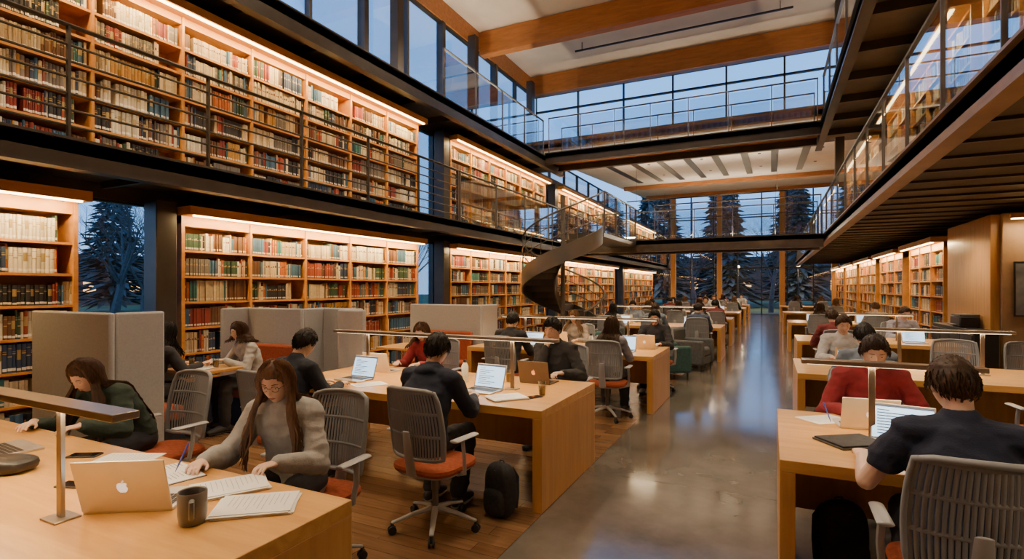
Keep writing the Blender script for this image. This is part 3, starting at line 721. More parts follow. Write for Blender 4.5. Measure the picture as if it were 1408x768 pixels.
def rail(p0,p1,z,kind,npost,lab,h=1.08):
    p0=V((p0[0],p0[1],z)); p1=V((p1[0],p1[1],z)); d=(p1-p0).normalized(); L=(p1-p0).length; nrm=V((-d.y,d.x,0))
    k=Kit('railing','railing',p0)
    def T(t,o=0,zz=0): return p0+d*t+nrm*o+V((0,0,zz))
    mt=steel if kind=='bars' else steelG; bw=1.5 if kind=='bars' else 1
    for i in range(npost+1):
        t=L*i/npost; k.part('post',MB().tube([T(t,0,.0),T(t,0,h)],[(.014*bw,.028)]*2,6,side=d,cap=False),[mt])
    k.part('handrail',MB().tube([T(0,0,h),T(L,0,h)],[(.035,.02)]*2,8,side=nrm),[mt])
    if kind=='bars':
        for q in range(6): k.part('rail_bar',MB().tube([T(0,0,.12+q*.155),T(L,0,.12+q*.155)],[.013,.013],6),[mt])
    else:
        for i in range(npost):
            a,b_=T(L*i/npost+.04),T(L*(i+1)/npost-.04); m=MB(); o=nrm*.006
            m.add([a+o+V((0,0,.06)),b_+o+V((0,0,.06)),b_+o+V((0,0,h-.06)),a+o+V((0,0,h-.06)),a-o+V((0,0,.06)),b_-o+V((0,0,.06)),b_-o+V((0,0,h-.06)),a-o+V((0,0,h-.06))],[(0,1,2,3),(7,6,5,4),(0,4,5,1),(3,2,6,7),(0,3,7,4),(1,5,6,2)])
            k.part('glass_panel',m,[glassR])
    k.place(label=lab)
rail((-6.03,-2.9),(-6.03,9.7),3.075,'bars',9,'dark steel railing with horizontal bars on the balcony')
rail((-6.03,9.8),(-6.03,35.0),3.075,'glass',15,'glass railing with dark posts on the balcony')
rail((-6.38,9.7),(-6.38,15.3),5.755,'glass',4,'glass railing on the upper walkway')
rail((-6.2,15.33),(1.05,15.33),5.815,'glass',7,'glass railing along the upper footbridge')
rail((-6.2,16.47),(1.05,16.47),5.815,'glass',7,'glass railing along the upper footbridge')
rail((-3.3,17.03),(1.25,17.03),3.155,'glass',4,'glass railing along the lower footbridge')
rail((-5.8,18.37),(1.25,18.37),3.155,'glass',6,'glass railing along the lower footbridge')
rail((1.38,-1),(1.38,35.0),3.155,'glass',26,'glass railing along the bronze edged balcony')
rail((1.18,-1),(1.18,15.2),5.795,'glass',11,'glass railing on the upper balcony')
def stair():
    cx,cy,r0,r1=-4.98,13.3,.22,1.08; k=Kit('spiral_staircase','staircase',(cx,cy,0)); n=18; H=3.06; tot=math.radians(400)
    pos=lambda a,r,z:V((cx+r*math.cos(a),cy+r*math.sin(a),z))
    A=lambda t:math.radians(0)-tot*(1-t)
    for i in range(n):
        a0,a1=A(i/n),A((i+1)/n); z=H*(i+1)/n; m=MB(); q=[]
        for zz in (z-.17,z):
            q+= [pos(a0,r0,zz),pos(a0,r1,zz),pos((a0+a1)/2,r1,zz),pos(a1,r1,zz),pos(a1,r0,zz)]
        m.add(q,[(4,3,2,1,0),(5,6,7,8,9),(0,1,6,5),(1,2,7,6),(2,3,8,7),(3,4,9,8),(4,0,5,9)]); k.part('tread',m,[treadM])
    S=120
    for r,lo,hi in ((r0,.22,.05),(r1,.28,.16)):
        m=MB(); vs=[];fs=[]
        for i in range(S+1):
            t=i/S; a=A(t); z=H*t
            for rr,zz in ((r-.016,z-lo),(r+.016,z-lo),(r+.016,z+hi),(r-.016,z+hi)): vs.append(pos(a,rr,max(zz,0)))
        for i in range(S):
            for j in range(4): fs.append((i*4+j,i*4+(j+1)%4,(i+1)*4+(j+1)%4,(i+1)*4+j))
        m.add(vs,fs); k.part('stringer',m,[stairM])
    for hh,rr_ in ((1.05,.024),(.45,.011),(.75,.011)):
        m=MB(); m.tube([pos(A(i/S),r1,H*i/S+hh) for i in range(S+1)],rr_,8); k.part('handrail',m,[stairM])
    for i in range(0,25):
        t=i/24; k.part('baluster',MB().tube([pos(A(t),r1,H*t+.15),pos(A(t),r1,H*t+1.05)],.009,6),[stairM])
    k.part('landing',MB().box(cx+.22,cx+1.12,cy,16.94,2.96,3.06),[stairM])
    k.part('centre_column',MB().lathe([(.06,0),(.06,4.1)],16,(cx,cy,0)),[stairM])
    k.place(label='dark grey steel spiral staircase curling up to the walkway')
stair()
rail((-3.88,13.4),(-3.88,16.9),3.06,'glass',3,'glass railing along the stair landing')
# ---------------------------------------------------------------- bookcases & books
palette=[((.64,.53,.35),'cream'),((.55,.42,.25),'tan'),((.70,.64,.50),'ivory'),((.24,.035,.025),'dark red'),((.36,.07,.035),'brick red'),((.035,.06,.13),'navy'),((.05,.13,.24),'blue'),((.025,.027,.034),'black'),((.035,.08,.05),'dark green'),((.14,.065,.03),'brown'),((.18,.16,.15),'grey'),((.46,.24,.05),'ochre'),((.05,.19,.21),'teal blue'),((.52,.15,.03),'orange')]
wtsU=[9,7,8,5,3,6,4,9,4,9,8,3,1,1]; wtsL=[9,6,10,5,5,6,7,7,4,5,5,3,4,3]
books=[]
lights=[]
def bookcase(y0,y1,xf,dirn,z0,nrow,pitch,top,lab,low,cor=.25,dens=1):
    d=.32; xb=xf-dirn*d; X=lambda a,b_:(min(a,b_),max(a,b_))
    n=max(1,round((y1-y0)/1.06)); k=Kit('bookcase','bookcase',((xf+xb)/2,y0,z0))
    a,b_=X(xb-dirn*.03,xb); k.part('back_panel',MB().box(a,b_,y0,y1,z0,top),[oakS])
    a,b_=X(xb,xf+dirn*.02)
    for i in range(n+1):
        y=y0+(y1-y0)*i/n; w=.045 if i in(0,n) else .03
        ya=min(max(y-w/2,y0),y1-w); k.part('side_panel' if i in(0,n) else 'divider',MB().box(a,b_,ya,ya+w,z0,top),[oakS])
    a,b_=X(xb,xf)
    zb=z0+.08
    for r in range(nrow+1): k.part('shelf_board',MB().box(a,b_,y0+.02,y1-.02,zb+r*pitch-.028,zb+r*pitch),[oakS])
    k.part('plinth',MB().box(a,b_,y0+.01,y1-.01,z0,z0+.052),[oakS])
    zc=zb+nrow*pitch
    k.part('frieze',MB().box(a,b_,y0,y1,zc,top),[oakS])
    a,b_=X(xb,xf+dirn*cor); c=k.part('cornice',MB().box(a,b_,y0-.03,y1+.03,top-.06,top+.05),[oakS])
    a,b_=X(xf+dirn*(cor-.075),xf+dirn*(cor-.03)); k.part('led_strip',MB().box(a,b_,y0+.05,y1-.05,top-.078,top-.06),[led],parent=c)
    k.place(label=lab)
    lights.append((y0,y1,xf+dirn*(cor-.05),dirn,top-.09,top-z0))
    wts=wtsL if low else wtsU
    for r in range(nrow):
        zz=zb+r*pitch
        for i in range(n):
            ya=y0+(y1-y0)*i/n+.03; ye=y0+(y1-y0)*(i+1)/n-.03; y=ya; endgap=random.choice((0,0,.05,.12,.25)) if random.random()<.5 else 0
            series=None; hb=random.uniform(.68,.85)
            while True:
                if series is None or random.random()<.22:
                    series=(random.choices(range(14),wts)[0],random.uniform(.017,.042),hb*pitch*random.uniform(.88,1.08)) if random.random()<.5 else None
                if series: ci,t,h=series; h*=random.uniform(.99,1.01)
                else: ci=random.choices(range(14),wts)[0]; t=random.uniform(.014,.045); h=hb*pitch*random.uniform(.82,1.12)
                t/=dens
                if y+t>ye-endgap: break
                h=min(h,pitch-.05)
                if random.random()<.012: y+=random.uniform(.02,.08); continue
                books.append((xf-dirn*random.uniform(.015,.04),y,t*.96,zz,h,random.uniform(.16,.22),dirn,ci,low)); y+=t
oakL='honey oak bookcase full of books under a warm light strip'
for i,(a,b_) in enumerate(bays):
    a2=a+ (3.8 if i==0 else .03)
    bookcase(a2,b_-.03,-7.0,1,0,7,.345,2.66,oakL,True,dens=1 if i<3 else .75)
    if i==0: continue
    bookcase((-.8 if i==1 else a+.03),b_-.03,-7.0,1,3.065,6,.335,5.28,'tall oak bookcase on the balcony lit by a warm strip',False,dens=1 if i<3 else .75)
for a,b_ in ((14.1,17.2),(18.0,21.4),(22.2,26),(26.8,30.5),(31.3,35)):
    bookcase(a,b_,3.3,-1,0,7,.345,2.68,'oak bookcase in the aisle below the bronze edged balcony',True,dens=.9)
for a,b_ in ((4,8.2),(8.6,14),(15,20.5),(21.5,27),(28,34)):
    bookcase(a,b_,2.3,-1,3.145,6,.335,5.30,'oak bookcase standing on the bronze edged balcony',False,dens=.9)
ub=MB(); ub.box(-1,0,0,.10,0,1,0).box(-1,0,.90,1,0,1,0)
pr=[(0,.0),(.035,.25),(.045,.5),(.035,.75),(0,1)]
for (x0,ya),(x1,yb) in zip(pr,pr[1:]): ub.add([(x0,ya,0),(x1,yb,0),(x1,yb,1),(x0,ya,1),(-.06,ya,0),(-.06,yb,0),(-.06,yb,1),(-.06,ya,1)],[(0,1,2,3),(7,6,5,4),(3,2,6,7),(0,4,5,1)],0)
ub.box(-.97,-.05,.10,.90,.025,.975,1)
def band(mb,z0,z1,mi):
    for (x0,ya),(x1,yb) in zip(pr,pr[1:]): mb.add([(x0+.006,ya,z0),(x1+.006,yb,z0),(x1+.006,yb,z1),(x0+.006,ya,z1)],[(0,1,2,3)],mi)
gold=M('gilt_lettering',(.45,.33,.14),.45,.4)
u1=copy.deepcopy(ub); band(u1,.07,.17,1); band(u1,.66,.70,2); band(u1,.74,.76,2)
u2=copy.deepcopy(ub); band(u2,.06,.15,1); band(u2,.45,.80,2)
u3=copy.deepcopy(ub); band(u3,.08,.18,1); band(u3,.86,.88,2); band(u3,.56,.60,2)
bms=[u.mesh('book',[bookO,paper,gold]) for u in (u1,u3,u1,u2)]
cs,sn=math.cos(math.radians(26)),math.sin(math.radians(26))
def proj(x,y,z):
    u=cs*x+sn*y; d=-sn*x+cs*y
    if d<.3: return None
    return 704+730*u/d,395-730*(z-1.65)/d,d
cand=[]
for i,b_ in enumerate(books):
    p=proj(b_[0],b_[1],b_[3]+b_[4]/2)
    if not p: continue
    if -5<p[0]<1413 and 5<p[1]<763 and b_[6]==1:
        occ=(b_[8] and ((p[0]<232 and p[0]>55 and p[1]>425) or (p[0]<60 and p[1]>520) or (288<p[0]<510 and p[1]>422)))
        if not occ: cand.append((p[2],i))
cand.sort(); ind=set(i for _,i in cand[:298])
vs=[];fs=[];cols=[]
for i,(x,y,t,z,h,d,dr,ci,low) in enumerate(books):
    c,cn=palette[ci]; j=random.uniform(.75,1.2); c=[q*j for q in c]
    if i in ind:
        o=bpy.data.objects.new('book',bms[i%4]); COL.objects.link(o); o.location=(x,y,z); o.scale=(d,t,h); o.color=(c[0],c[1],c[2],1)
        o['label']='%s clothbound book standing upright on oak shelf'%cn; o['category']='book'; o['group']='books on the ground floor bookcases' if low else 'books on the balcony bookcases'
    else:
        p=proj(x,y,z)
        if not p or p[0]<-150 or p[1]<-200: continue
        xb=x-dr*d; o=len(vs); vs+=[(x,y,z),(x,y+t,z),(x,y+t,z+h),(x,y,z+h),(xb,y,z),(xb,y+t,z),(xb,y+t,z+h),(xb,y,z+h)]
        fs+=[(o,o+1,o+2,o+3),(o+3,o+2,o+6,o+7),(o,o+3,o+7,o+4),(o+1,o+5,o+6,o+2)]; cols+=[c,[.5,.45,.36] ,c,c]
        if p[2]<26:
            e=dr*.0015; o=len(vs); z1=z+h*.07; z2=z1+.024; vs+=[(x+e,y+t*.1,z1),(x+e,y+t*.9,z1),(x+e,y+t*.9,z2),(x+e,y+t*.1,z2)]; fs.append((o,o+1,o+2,o+3)); cols.append([.66,.62,.55])
            if ci%3!=0:
                z1=z+h*.62; z2=z+h*(.66+.12*((i*7)%3)/3); o=len(vs); vs+=[(x+e,y+t*.15,z1),(x+e,y+t*.85,z1),(x+e,y+t*.85,z2),(x+e,y+t*.15,z2)]; fs.append((o,o+1,o+2,o+3)); cols.append([.4,.3,.16] if sum(c)<.6 else [.15,.06,.04])
me=bpy.data.meshes.new('shelved_books'); me.from_pydata(vs,[],fs); me.materials.append(bookA)
ca=me.color_attributes.new('Col','FLOAT_COLOR','CORNER'); buf=[]
for f_,c in zip(fs,cols): buf+=[c[0],c[1],c[2],1]*4
ca.data.foreach_set('color',buf); me.update()
o=bpy.data.objects.new('shelved_books',me); COL.objects.link(o); o['label']='rows of shelved books in many muted colours'; o['category']='books'; o['kind']='stuff'
# ---------------------------------------------------------------- desks
WARM=(1,.72,.41)
def area(loc,sx,sy,e,col=WARM,rot=(0,0,0),name='light'):
    l=bpy.data.lights.new(name,'AREA'); l.shape='RECTANGLE'; l.size=sx; l.size_y=sy; l.energy=e; l.color=col
    o=bpy.data.objects.new(name,l); COL.objects.link(o); o.location=loc; o.rotation_euler=rot; return o
def spot(x,y,z,e,ang=130,col=(1,.76,.49),r=.07):
    l=bpy.data.lights.new('spot','SPOT'); l.energy=e; l.color=col; l.spot_size=math.radians(ang); l.spot_blend=.7; l.shadow_soft_size=r
    o=bpy.data.objects.new('spot_light',l); COL.objects.link(o); o.location=(x,y,z)
dl='oak library desk with solid end panels'
DK={2.8:desk_kit(2.8),3.4:desk_kit(3.4,1.30),2.3:desk_kit(2.3)}
LK={2.5:lamp_kit(2.5,(-.82,.82)),.9:lamp_kit(.9,(-.08,)),1.6:lamp_kit(1.6,(-.5,.5)),1.2:lamp_kit(1.2,(-.35,.35))}
LK0=lamp_kit(2.5,(.81,-.75))
def deskset(xr,y,L=2.8,lamp=2.5,lx=None,left=None):
    xc=(xr-L/2) if left is None else left+L/2
    DK[L].place((xc,y,0),label=dl,group='library desks')
    if lamp:
        lx=xc if lx is None else lx
        (LK[lamp] if y>1 else LK0).place((lx,y+.66,.75),label='low linear bronze reading lamp spanning the desk',group='desk lamps')
        area((lx,y+.66,1.172),lamp-.1,.04,(15 if y<20 else 20)*lamp/2.5)
deskset(-1.60,.43,3.4,2.5,-3.30)
deskset(-1.50,3.57,2.8,2.5,-2.88)
deskset(-1.38,7.0,2.8,2.5,-2.68)
deskset(0,3.12,2.8,.9,.62,left=.04)
deskset(0,6.35,2.8,1.2,1.6,left=.25)
Lrows=[12.6,16.2,20.4,25.0,30.0]; Rrows=[10.2,15.4,21.5,28.5]
for y in Lrows: deskset(-1.0,y,2.8,2.5 if y<14 else None)
for y in Rrows: deskset(0,y,2.3,1.2 if y<12 else None,left=.40)
for y in (16.85,21.05,25.65,30.6): area((-2.4,y,1.9),2.5,.05,12)
for y in (16.1,22.1,29.1): area((1.5,y,1.9),2,.05,9)
# ---------------------------------------------------------------- people placing
def sit(kit,x,y,rz,label,over={},chair=CH,crz=None,cxy=None,cl='grey slatted office chair with rust seat'):
    kit.place((x,y,0),rz,label=label,over=over)
    if chair:
        c=crz if crz is not None else rz; f=V((-math.sin(math.radians(c)),math.cos(math.radians(c)),0))
        px,py=cxy or (x-f.x*.03,y-f.y*.03)
        chair.place((px,py,0),c,label=cl,group='office chairs')
sit(K['writer'],-2.46,2.21,197,'person with long brown hair and glasses in grey sweater writing',crz=183,cxy=(-2.40,2.26))
sit(K['green'],-4.20,2.28,192,'person with long dark hair in dark green sweater at laptop',cxy=(-4.0,2.36),crz=180)
sit(K['leftman'],-3.62,3.12,-4,'person with short black hair in dark jacket typing on laptop')
sit(K['hoodie'],-2.24,3.12,2,'person in navy hoodie seen from behind working on laptop',cxy=(-2.08,3.06),crz=-6)
sit(K['thinker'],-2.06,5.42,176,'person in dark jacket resting chin on hand behind laptop')
sit(K['redwoman'],-3.70,5.38,180,'person in red top with glasses reading a laptop')
sit(K['boothwoman'],-5.62,4.42,168,'person in pale sweater sitting at a booth table',chair=None)
sit(K['navyman'],.74,2.84,0,'person with short brown hair in navy T-shirt at desk',cxy=(.71,2.82))
sit(K['redman'],.66,4.80,182,'person in dark red sweater looking down at a laptop')
hcs=[(.016,.013,.012),(.05,.028,.016),(.13,.07,.032),(.025,.016,.013)]
hn=['black','dark brown','light brown','dark']
CN={(.025,.025,.03):'black',(.27,.27,.27):'grey',(.05,.07,.12):'navy',(.16,.20,.26):'blue grey',(.36,.30,.24):'beige',(.17,.03,.03):'dark red',(.035,.06,.045):'dark green',(.27,.26,.31):'pale grey',(.07,.04,.025):'brown',(.42,.42,.42):'light grey'}
cl_=list(CN)
def mob(x,y,rz,kit,c,h=0,lab=None,chair=CH):
    c=cl_[c]
    ov={'sweater':cloth(c),'hair':hairmat(hcs[h]),'eyebrow':hairmat(hcs[h])}
    sit(K[kit],x,y,rz,lab or '%s haired person in %s sweater studying at desk'%(hn[h],CN[c]),ov,chair)
mob(-5.9,3.36,0,'f1',0,0,chair=None,lab='person in black sweater sitting at the booth table')
mob(-3.3,6.62,0,'m1',0,0)
mob(-1.87,6.62,2,'f1',7,1)
mob(-3.0,8.75,180,'f1',4,2)
mob(-1.66,8.72,180,'m1',0,0)
mob(.82,5.95,0,'m1',3,0)
mob(.82,8.05,180,'m1',9,1)
for x,y,r in ((2.1,5.85,8),(2.0,8.05,172),(2.75,8.05,190),(1.95,2.3,20),(2.9,5.8,-12)):
    CH.place((x,y,0),r,label='empty grey slatted office chair at a desk',group='office chairs')
rr=random.Random(3)
for y in Lrows:
    for x in (-3.4,-2.4,-1.5):
        for side in (0,1):
            if rr.random()<.72: mob(x+rr.uniform(-.12,.12),y-.38 if side==0 else y+1.68,(0 if side==0 else 180)+rr.uniform(-12,12),rr.choice(('m1','f1')),rr.randrange(10),rr.randrange(4))
for y in Rrows:
    for x in (1.0,2.1):
        for side in (0,1):
            if rr.random()<.6: mob(x+rr.uniform(-.15,.15),y-.38 if side==0 else y+1.68,(0 if side==0 else 180)+rr.uniform(-12,12),rr.choice(('m1','f1')),rr.randrange(10),rr.randrange(4))
def lp(k,x,y,rz,lab='open laptop on the oak desk',s=1): k.place((x,y,.75),rz,label=lab,scale=s)
lp(LPs,-2.375,1.335,213,'silver laptop with white fruit emblem beside the writing person',1.08)
lp(LPa,-3.80,1.42,176,'silver laptop used by the bent over person')
lp(LPa,-3.66,3.98,-4,'open laptop with bright screen on the oak desk')
lp(LPa,-2.26,4.02,-6,'open laptop with bright document screen')
lp(LPs,-3.76,4.56,184,'pale laptop facing the person in red')
lp(LPb,-1.98,4.66,178,'dark laptop with warm reflection painted on its fruit emblem')
lp(LPs,.54,4.10,186,'pale laptop facing the person in red sweater')
lp(LPa,.66,3.62,-10,'open laptop in front of the person in navy')
for x,y,r in ((-3.3,7.4,0),(-1.87,7.4,0),(-3.0,7.95,180),(-1.66,7.95,180),(.82,6.75,0),(.82,7.3,180)): lp(LPa,x,y,r)
for y in Lrows[:3]:
    for x in (-3.3,-1.7): lp(LPa,x,y+.38,0); lp(LPs,x,y+.95,180)
for y in Rrows[:2]:
    for x in (1.0,2.1): lp(LPa,x,y+.38,0); lp(LPs,x,y+.95,180)
NB_.place((-2.60,1.57,.75),-12,label='open notebook being written in on the desk')
PS.place((-1.90,1.50,.75),-52,label='stack of printed white papers at the desk edge')
PS.place((-2.18,1.58,.75),-30,label='loose printed papers beside the mug')
PA.place((-3.04,1.60,.75),-65,label='sheet of paper on the desk')
MUG.place((-1.99,1.29,.75),-35,label='dark grey ceramic mug of coffee',scale=1.2)
PHONE.place((-2.84,1.30,.75),-70,label='black smartphone lying on the desk')
PEN.place((-2.575,1.585,.764),12,label='blue pen held in the writing hand')
PHONE.place((-3.3,1.55,.75),-60,label='black smartphone on the desk beside a laptop')
bgx=single('pouch',MB().ell((0,0,.035),(.15,.09,.04),24,10,p=.7).tube([(-.12,-.02,.065),(0,-.03,.075),(.12,-.01,.062)],.004,6),[M('black_leather',(.02,.018,.017),.4)],'soft black leather pouch lying on the desk','bag'); bgx.location=(-3.38,1.24,.75); bgx.rotation_euler=(0,0,.5)
PS.place((-1.93,3.86,.75),-40,label='open printed papers near the desk corner')
PA.place((-3.35,3.84,.75),-30,label='sheet of paper beside the laptop')
PA.place((-2.9,4.5,.75),20,label='sheet of paper on the shared desk')
CUP.place((-2.25,4.55,.75),0,label='glass of amber tea on the desk'); CUP.place((-1.72,4.1,.75),0,label='clear drinking glass beside papers'); BOT.place((-2.62,4.35,.75),0,label='frosted water bottle by the lamp')
PHONE.place((-1.75,3.98,.75),-30,label='black smartphone near the papers'); BOT.place((-2.4,7.6,.75),0,label='frosted water bottle on the desk')
FOLD.place((.42,3.62,.75),-55,label='dark closed folders stacked on the desk'); PA.place((.33,4.18,.75),-50,label='sheet of paper on the desk')
PEN.place((.36,4.12,.752),30,label='pen resting on paper')
BAG.place((-1.76,3.42,0),-15,label='black backpack standing against the desk end',scale=.8); BAG.place((.36,3.55,0),30,label='black backpack under the desk',scale=.9)
CUP.place((-5.95,3.85,.75),0,label='drinking glass on the booth table'); CUP.place((-5.6,3.9,.75),0,label='drinking glass on the booth table'); NB_.place((-5.72,3.78,.75),10,label='open notebook on the booth table')
def partition(segs,org,lab,h=1.38):
    k=Kit('privacy_screen','partition',(org[0],org[1],0)); t=.05
    for x0,y0,x1,y1 in segs:
        if abs(x1-x0)>abs(y1-y0): k.part('felt_panel',B(min(x0,x1)-t/2,max(x0,x1)+t/2,y0-t/2,y0+t/2,.02,h),[felt],bevel=.02)
        else: k.part('felt_panel',B(x0-t/2,x0+t/2,min(y0,y1)+t/2,max(y0,y1),.02,h),[felt],bevel=.02)
        k.part('foot',B(x0-.04,x0+.04,y0-.04,y0+.04,0,.03),[steel])
    k.place(label=lab)
partition([(-6.7,2.72,-5.35,2.72),(-5.35,2.72,-5.35,3.18)],(-5.35,2.72),'tall grey felt privacy screen with folded corner',1.42)
partition([(-6.4,4.93,-5.4,4.93),(-6.4,4.5,-6.4,4.93),(-5.4,4.93,-5.4,5.3),(-5.4,5.3,-4.75,5.3),(-4.75,4.93,-4.75,5.3),(-4.75,4.93,-4.38,4.93)],(-5.4,4.93),'long folded grey felt privacy screen around the booth',1.38)
partition([(-5.75,7.72,-4.35,7.72),(-4.35,7.72,-4.35,8.3)],(-5,7.72),'grey felt privacy screen beside the cafe table',1.36)
TAB.place((-5.85,3.86,0),0,label='small wood booth table with pedestal'); TAB2.place((-4.9,6.7,0),0,label='small wood cafe table by the privacy screen')
BEN.place((-5.85,4.52,0),180,label='rust upholstered booth bench'); BEN.place((-5.9,3.15,0),0,label='rust upholstered booth bench'); BEN.place((-5.0,7.30,0),180,label='rust upholstered booth bench by the cafe table')
for x,y,r,m in ((-1.75,10.1,-60,None),(-1.45,11.35,-100,greyf),(-3.1,10.0,60,None),(-3.3,11.3,120,greyf)):
    ARM.place((x,y,0),r,label='dark %s upholstered armchair'%('charcoal' if m else 'teal'),group='lounge armchairs',over={p:m for p in ('seat_cushion','backrest','arm','seat_base')} if m else {})
beam(3.3,4.97,11.5,13.9,0,2.87,oakV,'honey oak pier beside the bookcases','wall panel','wood_pier')
beam(3.42,4.97,11.38,11.49,0,2.87,M('wall_panel_wood',(.26,.155,.075),.5),'brown timber wall panelling','wall panel','wall_panel')
cb=Kit('console_cabinet','cabinet',(3.0,10.9,0)); cb.part('cabinet_body',B(2.95,3.27,11.0,13.4,0,.95),[black],bevel=.01)
for q in range(4):
    i=cb.part('door',B(2.92,2.95,11.03+q*.59,11.59+q*.59,.08,.88),[M('charcoal_laminate',(.04,.04,.042),.4)],bevel=.004); cb.part('handle',B(2.90,2.92,11.53+q*.59,11.55+q*.59,.5,.65),[alu],parent=i)
cb.place(label='black console cabinet against the oak pier')
pr_=Kit('printer','printer',(3.1,12,.95)); pr_.part('printer_body',B(2.97,3.26,11.8,12.35,.95,1.14),[black],bevel=.02); pr_.part('printer_lid',B(2.98,3.26,11.82,12.33,1.14,1.18),[steelG],bevel=.01); pr_.part('paper_tray',B(2.90,2.98,11.9,12.25,.99,1.0),[steelG]); pr_.place(label='black office printer on the console cabinet')
ps=Kit('wall_poster','poster',(3.7,11.37,1.2)); ps.part('poster_sheet',B(3.58,3.95,11.355,11.378,1.2,2.05),[M('poster_grey',(.13,.13,.135),.6,0,.7,2)]); ps.part('poster_frame',MB().box(3.56,3.58,11.35,11.378,1.18,2.07).box(3.95,3.97,11.35,11.378,1.18,2.07).box(3.58,3.95,11.35,11.378,2.05,2.07).box(3.58,3.95,11.35,11.378,1.18,1.20),[black]); ps.place(label='dark grey framed poster on the panelled wall')
k=Kit('wall_light','light',(4.1,11.2,2.75)); k.part('housing',B(3.45,4.9,11.12,11.2,2.76,2.83),[oakS]); k.part('light_strip',B(3.47,4.88,11.13,11.19,2.745,2.76),[led]); k.place(label='linear warm light strip above the panelled wall')
# ---------------------------------------------------------------- outside
def tree_mesh(seed,h=9,lv=4):
    r=random.Random(seed); mb=MB()
    def br(p,d,L,rad,lev):
        pts=[p]; q=p.copy(); dd=d.copy(); n=4
        for i in range(n):
            dd=(dd+V((r.uniform(-.16,.16),r.uniform(-.16,.16),r.uniform(-.02,.14)))).normalized(); q=q+dd*L/n; pts.append(q.copy())
        mb.tube(pts,[rad*(1-.16*i) for i in range(n+1)],7 if lev<2 else 4,cap=False)
        if lev>=lv: return
        for j in range((8,6,5,4)[lev]):
            t=r.uniform(.35,1); i=min(n-1,int(t*n)); pp=pts[i].lerp(pts[i+1],t*n-i if t<1 else 1); a=r.uniform(0,6.28); sp=r.uniform(.5,1.1)
            nd=(dd+V((math.cos(a)*sp,math.sin(a)*sp,.12))).normalized(); br(pp,nd,L*r.uniform(.5,.75),rad*.45*(1-.16*i),lev+1)
    br(V((0,0,0)),V((0,0,1)),h*.42,.2,0); return mb
def pine_mesh(seed,h=11):
    r=random.Random(seed); mb=MB(); mb.tube([(0,0,0),(0,0,h*.95)],[.2,.03],7,cap=False,mi=0)
    for i in range(1300):
        z=.8+(h-.9)*r.random()**.8; L=((h-z)*.26+.6)*r.uniform(.3,1.2); a=r.uniform(0,6.28); c,s_=math.cos(a),math.sin(a); w=.08*L+.05
        b0=V((c*L*.25,s_*L*.25,z)); tip=V((c*L,s_*L,z-L*r.uniform(-.15,.4))); md=b0.lerp(tip,.55)+V((0,0,.08)); sd=V((-s_,c,0))*w
        mb.add([b0,md+sd,tip,md-sd,md+V((0,0,.07)),md-V((0,0,.1))],[(0,1,4),(1,2,4),(2,3,4),(3,0,4),(0,5,1),(1,5,2),(2,5,3),(3,5,0)],1)
    return mb
T1=Kit('bare_tree','tree'); T1.setroot(tree_mesh(2).mesh('bare_tree',[barkM])); T2=Kit('bare_tree','tree'); T2.setroot(tree_mesh(9,11).mesh('bare_tree',[barkM])); T3=Kit('pine_tree','tree'); T3.setroot(pine_mesh(4).mesh('pine_tree',[barkM,leafM])); T4=Kit('pine_tree','tree'); T4.setroot(pine_mesh(11,9).mesh('pine_tree',[barkM,leafM]))
for x,y,kk,s_,r in ((-23,11.6,T1,1.0,10),(-33,18.5,T2,1.0,60),(-15.5,20,T2,.8,40),(-43,17,T4,1.0,90),(-46,23.5,T3,1.0,30),(-50,31,T4,1.1,70),(-40,26,T2,1.0,200),(-20,33,T1,1,200),
    (-11,44,T2,1,0),(-5.5,44.5,T1,1.1,50),(0,44,T2,1.0,120),(5.5,44.5,T1,1.1,170),(11.5,44,T2,1,220),
    (-16,54,T3,1.0,0),(-9.5,54,T3,1.1,130),(-3.5,54,T4,1.2,60),(2.2,54,T3,1.05,190),(8,54,T4,1.25,10),(14,54,T3,1.0,10),
    (-13,64,T3,1.25,40),(-5.5,65,T3,1.2,230),(2,66,T3,1.3,80),(10,65,T3,1.25,150),(-24,54,T3,1.1,20),(-28,44,T2,1.1,20)):
    kk.place((x,y,-.25),r,label='evergreen tree outside the window at dusk' if kk in (T3,T4) else 'bare branched tree outside the window at dusk',scale=s_,group='trees outside')
bd=Kit('brick_building','building',(-62,26,-.25)); bd.part('walls',MB().box(-70,-62,6,60,-.25,4.5),[brickM]); bd.part('roof',MB().box(-71,-61.4,5.5,60.5,4.5,5),[steel])
for q in range(12): bd.part('lit_window',MB().box(-62.0,-61.95,8+q*4.2,9.1+q*4.2,1.2,2.3),[warmwin])
bd.place(label='low brick building with lit windows across the lawn')
bd=Kit('brick_building','building',(-2,92,-.25)); bd.part('walls',MB().box(-30,26,92,100,-.25,6),[brickM]); bd.part('roof',MB().box(-31,27,91.5,100.5,6,6.5),[steel])
for q in range(14): bd.part('lit_window',MB().box(-28+q*4,-26.8+q*4,91.95,92.0,1.2,2.7),[warmwin])
bd.place(label='long brick building with lit windows beyond the trees')
for x,y in ((-38,16.4),(-36,22),(-2.5,49),(6.5,50),(-8.5,49),(2,49)):
    k=Kit('street_lamp','lamp',(x,y,-.25)); k.part('pole',MB().tube([(x,y,-.25),(x,y,3.2)],.05,8,cap=False),[black]); k.part('lamp_globe',MB().ell((x,y,3.4),(.13,.13,.13),14,10),[EM('lamp_globe',(1,.70,.36),9)]); k.place(label='glowing globe street lamp on the lawn',group='street lamps')
    l=bpy.data.lights.new('pl','POINT'); l.energy=420; l.color=(1,.66,.34); l.shadow_soft_size=.3; o=bpy.data.objects.new('lamp_light',l); COL.objects.link(o); o.location=(x,y,2.9)
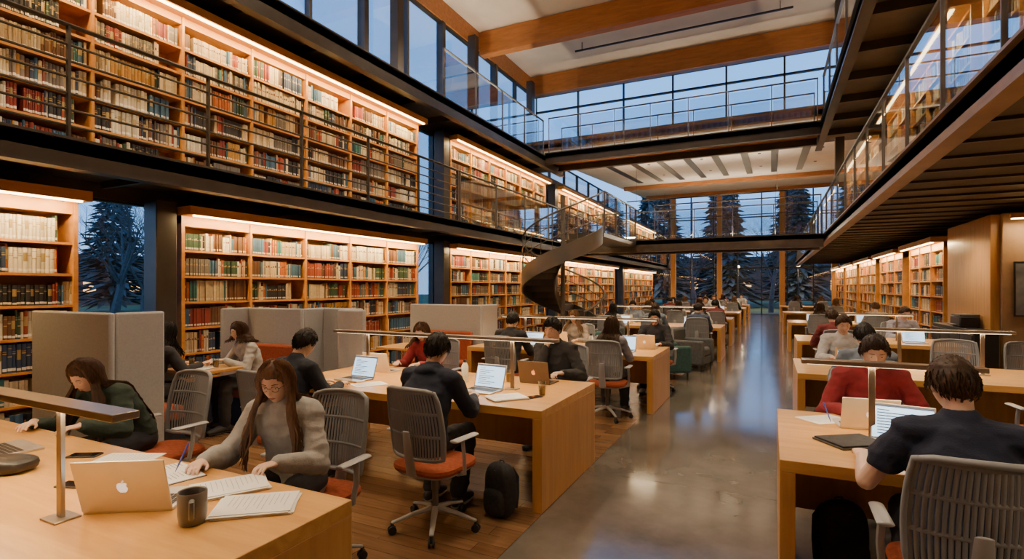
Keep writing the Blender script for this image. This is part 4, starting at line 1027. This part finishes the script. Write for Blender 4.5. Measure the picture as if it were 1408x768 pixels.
# ---------------------------------------------------------------- lights
for y0,y1,x,dr,z,h in lights:
    area((x,(y0+y1)/2,z),.04,(y1-y0)-.1,(y1-y0)*(19 if h>2.5 else 17),(1,.66,.29),rot=(0,math.radians(28)*dr,0))
area((4.1,11.1,2.72),1.3,.05,30)
for y in (2,6,10.5,14.5):
    for x in (-5,-1.6): spot(x,y,8.1,590)
for y in (21,26,31):
    for x in (-5,-1.5,2): spot(x,y,6.2,340)
for y in (1.5,5,8.5,12): spot(2.6,y,2.75,100,150)
for y in (17,23,29): spot(2.2,y,2.75,80,150)
for x in (-6.9,2.0):
    k=Kit('uplight','light',(x,0,5.85)); k.part('housing',B(x-.05,x+.05,-2,15,5.80,5.88),[steel]); k.place(label='slim linear uplight on the upper walkway')
    area((x+(.1 if x<0 else -.1),6.5,5.95),.12,16,310,(1,.77,.52),rot=(math.pi,math.radians(-18 if x<0 else 18),0))
k=Kit('uplight','light',(-2.5,18.0,3.2)); k.part('housing',B(-5.5,1,17.5,17.6,3.15,3.22),[steel]); k.place(label='slim linear uplight on the lower footbridge')
area((-2.4,17.55,3.3),6,.1,130,(1,.77,.52),rot=(math.radians(180+25),0,0))
for y in (22,28.5):
    k=Kit('added_uplight','light',(-2.4,y,5.2)); k.part('housing',B(-5.4,.6,y-.03,y+.03,5.2,5.24),[steel]); k.part('suspension_cable',MB().tube([(-5,y,5.24),(-5,y,6.6)],.005,5,cap=False),[steel]); k.part('suspension_cable',MB().tube([(.2,y,5.24),(.2,y,6.6)],.005,5,cap=False),[steel]); k.place(label='added suspended uplight brightening the far ceiling')  # hung fixtures added to brighten the far ceiling
    area((-2.4,y,5.3),6,.06,140,(1,.80,.57),rot=(math.pi,0,0))
w=bpy.data.worlds.new('w'); SC.world=w; w.use_nodes=True; nt=w.node_tree; bgn=nt.nodes['Background']
tc=N(nt,'ShaderNodeTexCoord'); sp=N(nt,'ShaderNodeSeparateXYZ'); nt.links.new(tc.outputs['Generated'],sp.inputs[0])
nt.links.new(ramp(nt,sp.outputs['Z'],[(0,(.24,.42,.70)),(.12,(.18,.39,.75)),(.5,(.11,.32,.74)),(1,(.06,.19,.55))]),bgn.inputs['Color']); bgn.inputs['Strength'].default_value=2.7
# ---------------------------------------------------------------- camera
cd=bpy.data.cameras.new('camera'); co=bpy.data.objects.new('camera',cd); COL.objects.link(co); co.location=(0,0,1.65); co.rotation_euler=(math.radians(90),0,math.radians(26))
cd.sensor_width=36; cd.lens=36*730/1408; cd.shift_y=11/1408; cd.clip_start=.05; cd.clip_end=400; SC.camera=co
